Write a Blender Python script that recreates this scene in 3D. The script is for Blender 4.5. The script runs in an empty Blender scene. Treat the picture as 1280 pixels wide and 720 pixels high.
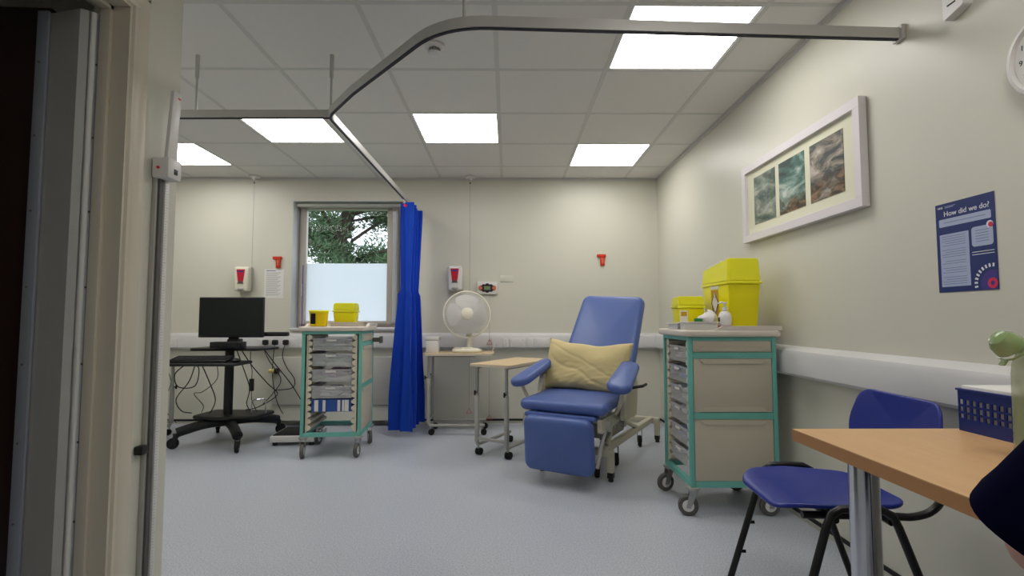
import bpy, bmesh, math, random
from mathutils import Vector, Matrix, noise
random.seed(7)
PI = math.pi
COL = bpy.context.scene.collection
R = math.radians

# ---------------------------------------------------------------- materials
def lin(c):
    c = c / 255.0
    return c / 12.92 if c <= .04045 else ((c + .055) / 1.055) ** 2.4
def rgb(r, g, b): return (lin(r), lin(g), lin(b), 1)
def setin(n, k, v):
    if k in n.inputs: n.inputs[k].default_value = v
def mat(name, col, rough=.5, metal=0, spec=.5, var=0, vscale=8, bump=0, bscale=60, trans=0, alpha=1, coat=0, ior=1.45, sheen=0):
    m = bpy.data.materials.new(name); m.use_nodes = True
    nt = m.node_tree; b = nt.nodes['Principled BSDF']
    b.inputs['Base Color'].default_value = col
    setin(b, 'Roughness', rough); setin(b, 'Metallic', metal); setin(b, 'Specular IOR Level', spec)
    setin(b, 'Transmission Weight', trans); setin(b, 'Alpha', alpha); setin(b, 'Coat Weight', coat); setin(b, 'IOR', ior)
    setin(b, 'Sheen Weight', sheen)
    tc = nt.nodes.new('ShaderNodeTexCoord')
    if var:
        n = nt.nodes.new('ShaderNodeTexNoise'); n.inputs['Scale'].default_value = vscale; n.inputs['Detail'].default_value = 4
        nt.links.new(tc.outputs['Object'], n.inputs['Vector'])
        r = nt.nodes.new('ShaderNodeMapRange'); r.inputs['To Min'].default_value = 1 - var; r.inputs['To Max'].default_value = 1 + var
        nt.links.new(n.outputs['Fac'], r.inputs['Value'])
        mx = nt.nodes.new('ShaderNodeVectorMath'); mx.operation = 'SCALE'; mx.inputs[0].default_value = col[:3]
        nt.links.new(r.outputs['Result'], mx.inputs['Scale']); nt.links.new(mx.outputs['Vector'], b.inputs['Base Color'])
    if bump:
        n = nt.nodes.new('ShaderNodeTexNoise'); n.inputs['Scale'].default_value = bscale; n.inputs['Detail'].default_value = 3
        nt.links.new(tc.outputs['Object'], n.inputs['Vector'])
        bp = nt.nodes.new('ShaderNodeBump'); bp.inputs['Strength'].default_value = bump; bp.inputs['Distance'].default_value = .002
        nt.links.new(n.outputs['Fac'], bp.inputs['Height']); nt.links.new(bp.outputs['Normal'], b.inputs['Normal'])
    return m

M = {}
M['wall'] = mat('wall_paint', rgb(210, 208, 195), .38, spec=.45, var=.015, vscale=2, bump=.12, bscale=180)
M['wall_wood'] = mat('gloss_woodwork', rgb(206, 198, 182), .3, bump=.05, bscale=40)
M['tile'] = mat('ceiling_tile', rgb(226, 224, 220), .9, spec=.2, var=.02, vscale=30, bump=.35, bscale=260)
M['grid'] = mat('ceiling_grid', rgb(205, 204, 200), .55)
M['shadowgap'] = mat('shadow_gap', rgb(120, 118, 112), .8)
M['white'] = mat('white_plastic', rgb(220, 218, 216), .35)
M['trunk'] = mat('trunking_plastic', rgb(212, 211, 212), .35)
M['cream'] = mat('cream_plastic', rgb(214, 206, 186), .4)
M['ivory'] = mat('ivory_plastic', rgb(224, 220, 202), .4)
M['worktop'] = mat('worktop_cream', rgb(218, 208, 196), .4, var=.02)
M['panel'] = mat('trolley_panel', rgb(196, 188, 170), .5, var=.02)
M['teal'] = mat('teal_paint', rgb(112, 184, 172), .4)
M['teal_dark'] = mat('teal_shade', rgb(70, 140, 134), .5)
M['black'] = mat('black_plastic', rgb(22, 23, 26), .45)
M['black_matt'] = mat('black_rubber', rgb(18, 18, 19), .8)
M['screen'] = mat('dark_screen', rgb(14, 22, 26), .25)
M['keycap'] = mat('keycap', rgb(48, 48, 52), .5)
M['grey_rubber'] = mat('grey_rubber', rgb(90, 88, 86), .7)
M['chrome'] = mat('chrome', rgb(205, 208, 215), .16, metal=1)
M['steel'] = mat('brushed_steel', rgb(170, 170, 168), .35, metal=1)
M['alu'] = mat('rail_aluminium', rgb(190, 189, 186), .36, metal=.35)
M['alu_dark'] = mat('rail_slot', rgb(40, 40, 52), .6)
M['greymetal'] = mat('grey_painted_metal', rgb(168, 167, 162), .4)
M['beigemetal'] = mat('beige_painted_metal', rgb(196, 190, 170), .42)
M['blue_vinyl'] = mat('blue_vinyl', rgb(80, 102, 164), .38, spec=.5, var=.05, vscale=5, bump=.25, bscale=220)
M['blue_poly'] = mat('blue_polypropylene', rgb(26, 44, 136), .32, bump=.1, bscale=260)
M['blue_basket'] = mat('blue_basket', rgb(18, 38, 120), .35)
M['blue_tray'] = mat('blue_tray', rgb(40, 84, 160), .35)
M['frame_black'] = mat('black_tube', rgb(24, 25, 27), .35)
M['yellow'] = mat('sharps_yellow', rgb(236, 226, 0), .3)
M['yellow2'] = mat('sharps_yellow_light', rgb(238, 234, 40), .3)
M['yellow3'] = mat('sharps_orange_yellow', rgb(240, 206, 0), .35)
M['red'] = mat('red_plastic', rgb(206, 52, 26), .4)
M['redtag'] = mat('red_tag', rgb(200, 30, 40), .4)
M['crimson'] = mat('crimson_label', rgb(190, 20, 50), .4)
M['label'] = mat('paper_label', rgb(222, 219, 214), .6)
M['label_or'] = mat('label_ochre', rgb(196, 150, 30), .6)
M['label_dk'] = mat('label_dark', rgb(40, 36, 50), .6)
M['lav'] = mat('label_violet', rgb(60, 50, 130), .5)
M['pinklabel'] = mat('pink_label', rgb(184, 120, 160), .5)
M['green'] = mat('green_plastic', rgb(10, 120, 60), .4)
M['paper'] = mat('paper', rgb(226, 225, 222), .7)
M['ink'] = mat('ink_grey', rgb(150, 150, 150), .7)
M['lcd'] = mat('lcd', rgb(120, 140, 100), .3)
M['orange'] = mat('orange_button', rgb(208, 110, 80), .4)
def glass_mat():
    m = bpy.data.materials.new('clear_glass'); m.use_nodes = True; nt = m.node_tree; L = nt.links.new
    nt.nodes.remove(nt.nodes['Principled BSDF'])
    a = nt.nodes.new('ShaderNodeBsdfTransparent'); a.inputs['Color'].default_value = (.95, .97, .97, 1)
    g = nt.nodes.new('ShaderNodeBsdfGlossy'); g.inputs['Roughness'].default_value = .02
    mx = nt.nodes.new('ShaderNodeMixShader'); mx.inputs[0].default_value = .004
    L(a.outputs[0], mx.inputs[1]); L(g.outputs[0], mx.inputs[2]); L(mx.outputs[0], nt.nodes['Material Output'].inputs['Surface'])
    return m
M['glass'] = glass_mat()
M['clearplastic'] = mat('clear_plastic', rgb(226, 228, 230), .18, alpha=.3, spec=.7)
M['tissue'] = mat('white_gloves', rgb(216, 212, 216), .7)
M['packs'] = mat('sterile_packs', rgb(222, 220, 224), .5, var=.25, vscale=25)
M['packs_green'] = mat('green_packs', rgb(160, 186, 176), .5, var=.25, vscale=25)
M['packs_pink'] = mat('pink_packs', rgb(206, 160, 186), .5, var=.2, vscale=25)
M['packs_blue'] = mat('blue_packs', rgb(150, 160, 200), .5, var=.2, vscale=25)
M['navyposter'] = mat('poster_navy', rgb(20, 40, 104), .3)
M['postpale'] = mat('poster_pale', rgb(170, 182, 212), .35)
M['postred'] = mat('poster_red', rgb(214, 40, 80), .35)
M['postwhite'] = mat('poster_white', rgb(226, 228, 236), .35)
M['postink'] = mat('poster_ink', rgb(110, 122, 160), .4)
M['door'] = mat('dark_door_veneer', rgb(44, 26, 22), .4, var=.2, vscale=6)
M['guard'] = mat('guard_plastic', rgb(236, 235, 232), .42)
M['guardstrip'] = mat('guard_strip', rgb(166, 172, 184), .25, metal=.3)
M['skirt'] = mat('black_trim', rgb(16, 16, 18), .6)
M['mount'] = mat('mount_card', rgb(222, 221, 198), .8)
M['framewhite'] = mat('white_frame', rgb(222, 216, 220), .45)
M['upvc'] = mat('window_upvc', rgb(196, 188, 178), .35)
M['reveal'] = mat('reveal_paint', rgb(205, 208, 208), .45)
M['purple'] = mat('purple_strip', rgb(70, 20, 150), .5)
M['casing'] = mat('radiator_casing', rgb(196, 194, 184), .45)
M['navy'] = mat('navy_cloth', rgb(18, 20, 58), .95, spec=.1, bump=.1, bscale=500)
M['skin'] = mat('skin', rgb(200, 150, 135), .5)
M['hair'] = mat('brown_hair', rgb(60, 40, 28), .6)
M['greenclear'] = mat('green_translucent', rgb(150, 176, 120), .15, alpha=.7)
M['bottleclear'] = mat('bottle_plastic', rgb(176, 190, 150), .15, alpha=.55)
M['bark'] = mat('pine_bark', rgb(84, 72, 64), .9, var=.3, vscale=6)
M['needles'] = mat('pine_needles', rgb(92, 116, 84), .8, var=.35, vscale=1.6)
M['grass'] = mat('grass', rgb(80, 100, 60), .9, var=.2)
M['corr'] = mat('corridor_paint', rgb(120, 130, 118), .6)
M['brass'] = mat('screw', rgb(110, 104, 98), .4, metal=.6)
M['amber'] = mat('yellow_plug', rgb(214, 200, 120), .4)

def wood(name, c1, c2, scale=1.0, rough=.42, axis='X'):
    m = bpy.data.materials.new(name); m.use_nodes = True; nt = m.node_tree; b = nt.nodes['Principled BSDF']
    tc = nt.nodes.new('ShaderNodeTexCoord'); mp = nt.nodes.new('ShaderNodeMapping')
    mp.inputs['Scale'].default_value = (2 * scale, 26 * scale, 26 * scale) if axis == 'X' else (26 * scale, 2 * scale, 26 * scale)
    n = nt.nodes.new('ShaderNodeTexNoise'); n.inputs['Scale'].default_value = 2.2; n.inputs['Detail'].default_value = 6
    cr = nt.nodes.new('ShaderNodeValToRGB'); cr.color_ramp.elements[0].position = .3; cr.color_ramp.elements[1].position = .7
    cr.color_ramp.elements[0].color = c1; cr.color_ramp.elements[1].color = c2
    L = nt.links.new
    L(tc.outputs['Object'], mp.inputs['Vector']); L(mp.outputs['Vector'], n.inputs['Vector']); L(n.outputs['Fac'], cr.inputs['Fac']); L(cr.outputs['Color'], b.inputs['Base Color'])
    b.inputs['Roughness'].default_value = rough
    return m
M['beech'] = wood('beech_laminate', rgb(206, 162, 112), rgb(214, 172, 122), axis='Y', rough=.36)
M['beech_edge'] = mat('beech_edging', rgb(190, 138, 90), .5, var=.06, vscale=30)
M['oak'] = wood('light_oak_laminate', rgb(206, 180, 140), rgb(216, 192, 154))
M['oak_edge'] = mat('table_edging', rgb(200, 190, 172), .5)

def floor_mat():
    m = bpy.data.materials.new('speckled_vinyl'); m.use_nodes = True; nt = m.node_tree; b = nt.nodes['Principled BSDF']; L = nt.links.new
    tc = nt.nodes.new('ShaderNodeTexCoord')
    n = nt.nodes.new('ShaderNodeTexNoise'); n.inputs['Scale'].default_value = 150; n.inputs['Detail'].default_value = 3; n.inputs['Roughness'].default_value = .7
    cr = nt.nodes.new('ShaderNodeValToRGB'); e = cr.color_ramp.elements
    e[0].position = .36; e[0].color = rgb(158, 163, 174); e[1].position = .62; e[1].color = rgb(196, 201, 212)
    n2 = nt.nodes.new('ShaderNodeTexNoise'); n2.inputs['Scale'].default_value = 1.6; n2.inputs['Detail'].default_value = 3
    r = nt.nodes.new('ShaderNodeMapRange'); r.inputs['To Min'].default_value = .93; r.inputs['To Max'].default_value = 1.07
    mx = nt.nodes.new('ShaderNodeVectorMath'); mx.operation = 'SCALE'
    rr = nt.nodes.new('ShaderNodeMapRange'); rr.inputs['To Min'].default_value = .3; rr.inputs['To Max'].default_value = .46
    for q in (n, n2): L(tc.outputs['Object'], q.inputs['Vector'])
    L(n.outputs['Fac'], cr.inputs['Fac']); L(cr.outputs['Color'], mx.inputs[0]); L(n2.outputs['Fac'], r.inputs['Value'])
    L(r.outputs['Result'], mx.inputs['Scale']); L(mx.outputs['Vector'], b.inputs['Base Color'])
    L(n2.outputs['Fac'], rr.inputs['Value']); L(rr.outputs['Result'], b.inputs['Roughness'])
    bp = nt.nodes.new('ShaderNodeBump'); bp.inputs['Strength'].default_value = .08; bp.inputs['Distance'].default_value = .001
    L(n.outputs['Fac'], bp.inputs['Height']); L(bp.outputs['Normal'], b.inputs['Normal'])
    return m
M['floor'] = floor_mat()

def curtain_mat():
    m = bpy.data.materials.new('curtain_cloth'); m.use_nodes = True; nt = m.node_tree; b = nt.nodes['Principled BSDF']; L = nt.links.new
    b.inputs['Base Color'].default_value = rgb(14, 90, 225); b.inputs['Roughness'].default_value = .75
    setin(b, 'Sheen Weight', .25)
    t = nt.nodes.new('ShaderNodeBsdfTranslucent'); t.inputs['Color'].default_value = rgb(8, 60, 180)
    mx = nt.nodes.new('ShaderNodeMixShader'); mx.inputs[0].default_value = .12
    o = nt.nodes['Material Output']
    L(b.outputs[0], mx.inputs[1]); L(t.outputs[0], mx.inputs[2]); L(mx.outputs[0], o.inputs['Surface'])
    return m
M['curtain'] = curtain_mat()

def frost_mat():
    m = bpy.data.materials.new('frosted_film'); m.use_nodes = True; nt = m.node_tree; L = nt.links.new
    nt.nodes.remove(nt.nodes['Principled BSDF'])
    d = nt.nodes.new('ShaderNodeBsdfDiffuse'); d.inputs['Color'].default_value = (.7, .75, .8, 1)
    t = nt.nodes.new('ShaderNodeBsdfTranslucent'); t.inputs['Color'].default_value = (.90, .93, .97, 1)
    mx = nt.nodes.new('ShaderNodeMixShader'); mx.inputs[0].default_value = .8
    L(d.outputs[0], mx.inputs[1]); L(t.outputs[0], mx.inputs[2]); L(mx.outputs[0], nt.nodes['Material Output'].inputs['Surface'])
    return m
M['frost'] = frost_mat()

def lamp_mat():
    m = bpy.data.materials.new('lamp_diffuser'); m.use_nodes = True; nt = m.node_tree; b = nt.nodes['Principled BSDF']; L = nt.links.new
    b.inputs['Base Color'].default_value = (.8, .8, .8, 1)
    tc = nt.nodes.new('ShaderNodeTexCoord')
    w = nt.nodes.new('ShaderNodeTexWave'); w.wave_type = 'BANDS'; w.bands_direction = 'X'; w.inputs['Scale'].default_value = 1.15; w.inputs['Distortion'].default_value = 0
    w.inputs['Phase Offset'].default_value = 1.57
    r = nt.nodes.new('ShaderNodeMapRange'); r.inputs['To Min'].default_value = LAMP * .88; r.inputs['To Max'].default_value = LAMP * 1.12
    L(tc.outputs['Object'], w.inputs['Vector']); L(w.outputs['Fac'], r.inputs['Value']); L(r.outputs['Result'], b.inputs['Emission Strength'])
    b.inputs['Emission Color'].default_value = (1, .975, .93, 1)
    return m
LAMP = 9.0
M['lamp'] = lamp_mat()

def painting_mat(name, off, stops, rock):
    m = bpy.data.materials.new(name); m.use_nodes = True; nt = m.node_tree; b = nt.nodes['Principled BSDF']; L = nt.links.new
    tc = nt.nodes.new('ShaderNodeTexCoord'); mp = nt.nodes.new('ShaderNodeMapping'); mp.inputs['Location'].default_value = (off, off * 1.7, off * .6)
    mp.inputs['Scale'].default_value = (6, 4.0, 9); mp.inputs['Rotation'].default_value = (R(20), 0, 0)
    n = nt.nodes.new('ShaderNodeTexNoise'); n.inputs['Scale'].default_value = 1.3; n.inputs['Detail'].default_value = 9; n.inputs['Distortion'].default_value = .7; n.inputs['Roughness'].default_value = .62
    cr = nt.nodes.new('ShaderNodeValToRGB'); e = cr.color_ramp.elements
    e[0].position, e[0].color = stops[0]; e[1].position, e[1].color = stops[-1]
    for p, c in stops[1:-1]:
        q = e.new(p); q.color = c
    n2 = nt.nodes.new('ShaderNodeTexNoise'); n2.inputs['Scale'].default_value = 3.5; n2.inputs['Detail'].default_value = 8; n2.inputs['Distortion'].default_value = .8
    cr2 = nt.nodes.new('ShaderNodeValToRGB'); e = cr2.color_ramp.elements
    e[0].position = .35; e[0].color = rgb(24, 30, 22); e[1].position = .68; e[1].color = rgb(150, 116, 88)
    q = e.new(.5); q.color = rgb(84, 64, 34)
    sp = nt.nodes.new('ShaderNodeSeparateXYZ'); mr = nt.nodes.new('ShaderNodeMapRange')
    mr.inputs['From Min'].default_value = rock - .03; mr.inputs['From Max'].default_value = rock + .06; mr.inputs['To Min'].default_value = 1; mr.inputs['To Max'].default_value = 0
    ad = nt.nodes.new('ShaderNodeMath'); ad.operation = 'MULTIPLY_ADD'; ad.inputs[1].default_value = .3
    mx = nt.nodes.new('ShaderNodeMix'); mx.data_type = 'RGBA'
    L(tc.outputs['Object'], mp.inputs['Vector']); L(mp.outputs['Vector'], n.inputs['Vector']); L(mp.outputs['Vector'], n2.inputs['Vector'])
    L(n.outputs['Fac'], cr.inputs['Fac']); L(n2.outputs['Fac'], cr2.inputs['Fac'])
    L(tc.outputs['Object'], sp.inputs[0]); L(n.outputs['Fac'], ad.inputs[0]); L(sp.outputs['Z'], ad.inputs[2]); L(ad.outputs[0], mr.inputs['Value'])
    L(mr.outputs['Result'], mx.inputs[0]); L(cr.outputs['Color'], mx.inputs[6]); L(cr2.outputs['Color'], mx.inputs[7]); L(mx.outputs[2], b.inputs['Base Color'])
    b.inputs['Roughness'].default_value = .5
    return m
SEA1 = [(.34, rgb(30, 44, 38)), (.46, rgb(78, 98, 88)), (.56, rgb(128, 138, 126)), (.7, rgb(196, 196, 184))]
SEA2 = [(.34, rgb(16, 48, 44)), (.46, rgb(56, 100, 90)), (.56, rgb(130, 156, 146)), (.68, rgb(214, 214, 206))]
SEA3 = [(.36, rgb(22, 30, 34)), (.48, rgb(70, 76, 76)), (.57, rgb(140, 130, 116)), (.70, rgb(200, 190, 180))]

# ---------------------------------------------------------------- mesh builder
class MB:
    def __init__(s): s.bm = bmesh.new()
    def _xf(s, verts, mtx):
        if mtx is not None: bmesh.ops.transform(s.bm, matrix=mtx, verts=verts)
    def box(s, c, size, bev=0, mtx=None, seg=2, taper=None):
        r = bmesh.ops.create_cube(s.bm, size=1); v = r['verts']
        for q in v:
            q.co = Vector((q.co.x * size[0], q.co.y * size[1], q.co.z * size[2]))
            if taper and q.co.z > 0: q.co.x *= taper[0]; q.co.y *= taper[1]
        if bev:
            ed = list({e for q in v for e in q.link_edges})
            rr = bmesh.ops.bevel(s.bm, geom=ed, offset=bev, segments=seg, affect='EDGES', profile=.5)
            v = list({q for f in rr['faces'] for q in f.verts} | {q for q in v if q.is_valid})
        s._xf(v, (Matrix.Translation(c) if mtx is None else mtx @ Matrix.Translation(c)))
        return s
    def b2(s, x0, x1, y0, y1, z0, z1, bev=0, **k):
        return s.box(((x0 + x1) / 2, (y0 + y1) / 2, (z0 + z1) / 2), (abs(x1 - x0), abs(y1 - y0), abs(z1 - z0)), bev, **k)
    def cyl(s, p0, p1, r, r2=None, seg=20, mtx=None):
        p0 = Vector(p0); p1 = Vector(p1); d = p1 - p0; q = d.to_track_quat('Z', 'Y')
        rr = bmesh.ops.create_cone(s.bm, cap_ends=True, segments=seg, radius1=r, radius2=r if r2 is None else r2, depth=d.length)
        m = Matrix.Translation((p0 + p1) / 2) @ q.to_matrix().to_4x4()
        s._xf(rr['verts'], m if mtx is None else mtx @ m); return s
    def sph(s, c, rad, seg=20, rings=12, mtx=None):
        if not hasattr(rad, '__len__'): rad = (rad,) * 3
        rr = bmesh.ops.create_uvsphere(s.bm, u_segments=seg, v_segments=rings, radius=1)
        m = Matrix.Translation(c) @ Matrix.Diagonal((*rad, 1))
        s._xf(rr['verts'], m if mtx is None else mtx @ m); return s
    def tube(s, pts, r, seg=10, smooth=0, mtx=None, closed=False, flat=1.0):
        pts = [Vector(p) for p in pts]
        if smooth:
            n = []; P = [pts[0]] + pts + [pts[-1]]
            if closed: P = [pts[-1]] + pts + [pts[0], pts[1]]
            for i in range(1, len(P) - 2):
                for k in range(smooth):
                    t = k / smooth; a, b, c, d = P[i - 1:i + 3]
                    n.append(.5 * ((2 * b) + (-a + c) * t + (2 * a - 5 * b + 4 * c - d) * t * t + (-a + 3 * b - 3 * c + d) * t ** 3))
            if not closed: n.append(pts[-1])
            pts = n
        rings = []; N = len(pts); up = None
        for i, p in enumerate(pts):
            if closed: t = (pts[(i + 1) % N] - pts[i - 1]).normalized()
            else: t = (pts[min(i + 1, N - 1)] - pts[max(i - 1, 0)]).normalized()
            if up is None: up = t.orthogonal().normalized()
            up = (up - t * up.dot(t)); up = up.normalized() if up.length > 1e-6 else t.orthogonal().normalized()
            sd = t.cross(up)
            rings.append([s.bm.verts.new(p + (up * math.cos(2 * PI * k / seg) + sd * math.sin(2 * PI * k / seg) * flat) * r) for k in range(seg)])
        for i in range(N if closed else N - 1):
            a, b = rings[i], rings[(i + 1) % N]
            for k in range(seg): s.bm.faces.new((a[k], a[(k + 1) % seg], b[(k + 1) % seg], b[k]))
        if not closed:
            s.bm.faces.new(rings[0][::-1]); s.bm.faces.new(rings[-1])
        s._xf([v for rg in rings for v in rg], mtx); return s
    def lathe(s, prof, c=(0, 0, 0), seg=28, mtx=None, caps=True):
        rings = []
        for r, z in prof:
            rings.append([s.bm.verts.new((max(r, 1e-4) * math.cos(2 * PI * k / seg) + c[0], max(r, 1e-4) * math.sin(2 * PI * k / seg) + c[1], z + c[2])) for k in range(seg)])
        for a, b in zip(rings, rings[1:]):
            for k in range(seg): s.bm.faces.new((a[k], a[(k + 1) % seg], b[(k + 1) % seg], b[k]))
        if caps: s.bm.faces.new(rings[0][::-1]); s.bm.faces.new(rings[-1])
        s._xf([v for rg in rings for v in rg], mtx); return s
    def prism(s, poly, h0, h1, mtx=None):
        a = [s.bm.verts.new((x, y, h0)) for x, y in poly]; b = [s.bm.verts.new((x, y, h1)) for x, y in poly]; n = len(poly)
        s.bm.faces.new(a[::-1]); s.bm.faces.new(b)
        for k in range(n): s.bm.faces.new((a[k], a[(k + 1) % n], b[(k + 1) % n], b[k]))
        s._xf(a + b, mtx); return s
    def slab(s, out, th, er, dome=0, mtx=None, seg=4, nring=5, warp=None):
        """cushion: 2-D outline (ccw), thickness th, rounded edge er, domed top; warp(v)->v"""
        n = len(out); P = [Vector((x, y)) for x, y in out]; cen = sum(P, Vector((0, 0))) / n
        nor = []
        for i in range(n):
            t = (P[(i + 1) % n] - P[i - 1]).normalized(); nor.append(Vector((-t.y, t.x)))
        prof = []
        for k in range(seg + 1):
            a = PI / 2 * k / seg; prof.append((er * (1 - math.cos(a)) , th / 2 - er + er * math.sin(a)))
        prof = [(i, -z) for i, z in prof[::-1]] + prof
        rings = []
        inner_b = [P[i] + nor[i] * er for i in range(n)]
        def addring(pts, z): rings.append([s.bm.verts.new((p.x, p.y, z)) for p in pts])
        for j in range(nring):     # bottom
            f = (j + .35) / nring
            addring([cen + (p - cen) * f for p in inner_b], -th / 2)
        for ins, z in prof: addring([P[i] + nor[i] * ins for i in range(n)], z)
        for j in range(nring - 1, -1, -1):
            f = (j + .35) / nring
            addring([cen + (p - cen) * f for p in inner_b], th / 2 + dome * (1 - f * f))
        for a, b in zip(rings, rings[1:]):
            for k in range(n): s.bm.faces.new((a[k], a[(k + 1) % n], b[(k + 1) % n], b[k]))
        s.bm.faces.new(rings[0][::-1]); s.bm.faces.new(rings[-1])
        vs = [v for rg in rings for v in rg]
        if warp:
            for v in vs: v.co = warp(v.co)
        s._xf(vs, mtx); return s
    def grid(s, nu, nv, fn, closed=False, th=0):
        V = [[s.bm.verts.new(fn(i / (nu - 1) if not closed else i / nu, j / (nv - 1))) for j in range(nv)] for i in range(nu)]
        for i in range(nu if closed else nu - 1):
            for j in range(nv - 1):
                s.bm.faces.new((V[i][j], V[(i + 1) % nu][j], V[(i + 1) % nu][j + 1], V[i][j + 1]))
        return s
    def build(s, name, m, parent=None, loc=None, smooth=35):
        bmesh.ops.recalc_face_normals(s.bm, faces=s.bm.faces[:])
        me = bpy.data.meshes.new(name); s.bm.to_mesh(me); s.bm.free()
        me.materials.append(M[m] if isinstance(m, str) else m)
        if smooth:
            me.polygons.foreach_set('use_smooth', [True] * len(me.polygons))
            me.set_sharp_from_angle(angle=R(smooth))
        o = bpy.data.objects.new(name, me); COL.objects.link(o)
        if parent is not None: o.parent = parent
        if loc is not None: o.location = loc
        return o

def rpoly(corners, rad, seg=6):
    n = len(corners); out = []
    if not hasattr(rad, '__len__'): rad = [rad] * n
    for i in range(n):
        p = Vector(corners[i]); a = Vector(corners[i - 1]); b = Vector(corners[(i + 1) % n]); r = rad[i]
        u = (a - p).normalized(); w = (b - p).normalized(); ang = u.angle(w); d = min(r / math.tan(ang / 2), (a - p).length * .49, (b - p).length * .49)
        r = d * math.tan(ang / 2)
        c = p + (u + w).normalized() * (r / math.sin(ang / 2)); s = p + u * d - c; e = p + w * d - c
        a0 = math.atan2(s.y, s.x); a1 = math.atan2(e.y, e.x)
        while a1 < a0: a1 += 2 * PI
        if a1 - a0 > PI: a1 -= 2 * PI
        for k in range(seg + 1):
            t = a0 + (a1 - a0) * k / seg; out.append((c.x + r * math.cos(t), c.y + r * math.sin(t)))
    return out
def rrect(w, h, r, seg=6, cx=0, cy=0):
    return rpoly([(cx - w / 2, cy - h / 2), (cx + w / 2, cy - h / 2), (cx + w / 2, cy + h / 2), (cx - w / 2, cy + h / 2)], r, seg)

def tag(o, label, cat, group=None, kind=None):
    o['label'] = label; o['category'] = cat
    if group: o['group'] = group
    if kind: o['kind'] = kind
    return o
def thing(name, label, cat, loc=(0, 0, 0), rz=0, group=None):
    o = bpy.data.objects.new(name, None); COL.objects.link(o); o.location = loc; o.rotation_euler = (0, 0, rz); o.empty_display_size = .1
    return tag(o, label, cat, group)
def struct(o):
    o['kind'] = 'structure'; return o
def copy_tree(o, parent=None):
    c = o.copy(); COL.objects.link(c)
    if parent is not None: c.parent = parent
    for ch in list(o.children): copy_tree(ch, c)
    return c
def text_mesh(s, size, name, m, parent, mtx, bold=0, extr=.0004):
    cu = bpy.data.curves.new(name + '_c', 'FONT'); cu.body = s; cu.size = size; cu.extrude = extr; cu.align_x = 'CENTER'; cu.align_y = 'CENTER'; cu.offset = bold
    t = bpy.data.objects.new(name + '_t', cu); COL.objects.link(t)
    dg = bpy.context.evaluated_depsgraph_get(); me = bpy.data.meshes.new_from_object(t.evaluated_get(dg))
    bpy.data.objects.remove(t); me.transform(mtx); me.materials.clear(); me.materials.append(M[m])
    o = bpy.data.objects.new(name, me); COL.objects.link(o); o.parent = parent; return o
# local wall frames: x = right as seen, y = up, z = out of the wall
def onwall_right(y, z, x=1.463): return Matrix(((0, 0, -1, x), (-1, 0, 0, y), (0, 1, 0, z), (0, 0, 0, 1)))
def onwall_back(x, z, y=4.95): return Matrix(((1, 0, 0, x), (0, 0, -1, y), (0, 1, 0, z), (0, 0, 0, 1)))
def place(o, mtx):
    o.matrix_world = mtx; return o
def wthing(name, label, cat, mtx, group=None):
    return place(thing(name, label, cat, group=group), mtx)

# ---------------------------------------------------------------- room
YB = 4.95; XR = 1.463; H = 2.37; XL = -1.27; YE = 1.944
WX0, WX1, WZ0, WZ1 = -2.095, -1.0, .885, 2.145
struct(MB().b2(-4.3, XR + .1, -1.9, YB + .1, -.1, 0).build('floor', 'floor'))
mb = MB()
mb.b2(-4.4, WX0, YB, YB + .28, 0, H + .1).b2(WX1, XR + .1, YB, YB + .28, 0, H + .1).b2(WX0, WX1, YB, YB + .28, 0, WZ0).b2(WX0, WX1, YB, YB + .28, WZ1, H + .1)
struct(mb.build('wall_back', 'wall'))
struct(MB().b2(XR, XR + .1, -1.9, YB, 0, H + .1).build('wall_right', 'wall'))
struct(MB().b2(-4.4, -4.3, YE - .1, YB, 0, H + .1).build('wall_far_left', 'wall'))
# partition with doorway: opening y .75..1.67, head 2.04
DY1, DY0, DH = 1.672, .74, 2.045
mb = MB()
mb.b2(XL - .12, XL, DY1, YE, 0, H).b2(XL - .12, XL, -1.9, DY0, 0, H).b2(XL - .12, XL, DY0, DY1, DH, H).b2(-4.3, XL - .12, YE - .1, YE, 0, H)
struct(mb.build('wall_left', 'wall'))
struct(MB().b2(-3.0, XR, -2.0, -1.9, 0, H).build('wall_front', 'wall'))
struct(MB().b2(-3.1, -3.0, -1.9, YE - .1, 0, H).build('wall_corridor', 'corr'))
# ceiling: lay-in tiles with real grid bars
LX = [-.06 + .6 * k for k in range(-8, 4)]; LY = [4.555 - .6 * k for k in range(-1, 12)]
lights = [(-.66, 3.355), (-1.86, 3.355), (-3.06, 3.955), (.54, 3.955), (.54, 2.155), (-3.06, 2.155), (.54, .355), (-.66, -.845)]
mb = MB(); xs = [-4.3] + [x for x in LX if -4.3 < x < XR] + [XR]; ys = [-1.9] + sorted(y for y in LY if -1.9 < y < YB) + [YB]
def islight(xc, yc): return any(x < xc < x + .6 and y < yc < y + .6 for x, y in lights)
for i in range(len(xs) - 1):
    for j in range(len(ys) - 1):
        xc, yc = (xs[i] + xs[i + 1]) / 2, (ys[j] + ys[j + 1]) / 2
        if islight(xc, yc): continue
        if xc < XL and yc < YE - .3: pass
        mb.b2(xs[i] + .010, xs[i + 1] - .010, ys[j] + .010, ys[j + 1] - .010, H + .002, H + .02, .002, seg=1)
ceil = struct(mb.build('ceiling', 'tile'))
struct(MB().b2(-4.4, XR + .1, -2.0, YB + .28, H + .1, H + .16).build('ceiling_slab', 'tile'))
mb = MB()
for x in xs[1:-1]: mb.b2(x - .012, x + .012, -1.9, YB, H, H + .004)
for y in ys[1:-1]: mb.b2(-4.3, XR, y - .012, y + .012, H + .0005, H + .0045)
o = mb.build('ceiling_grid', 'grid', ceil)
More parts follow.
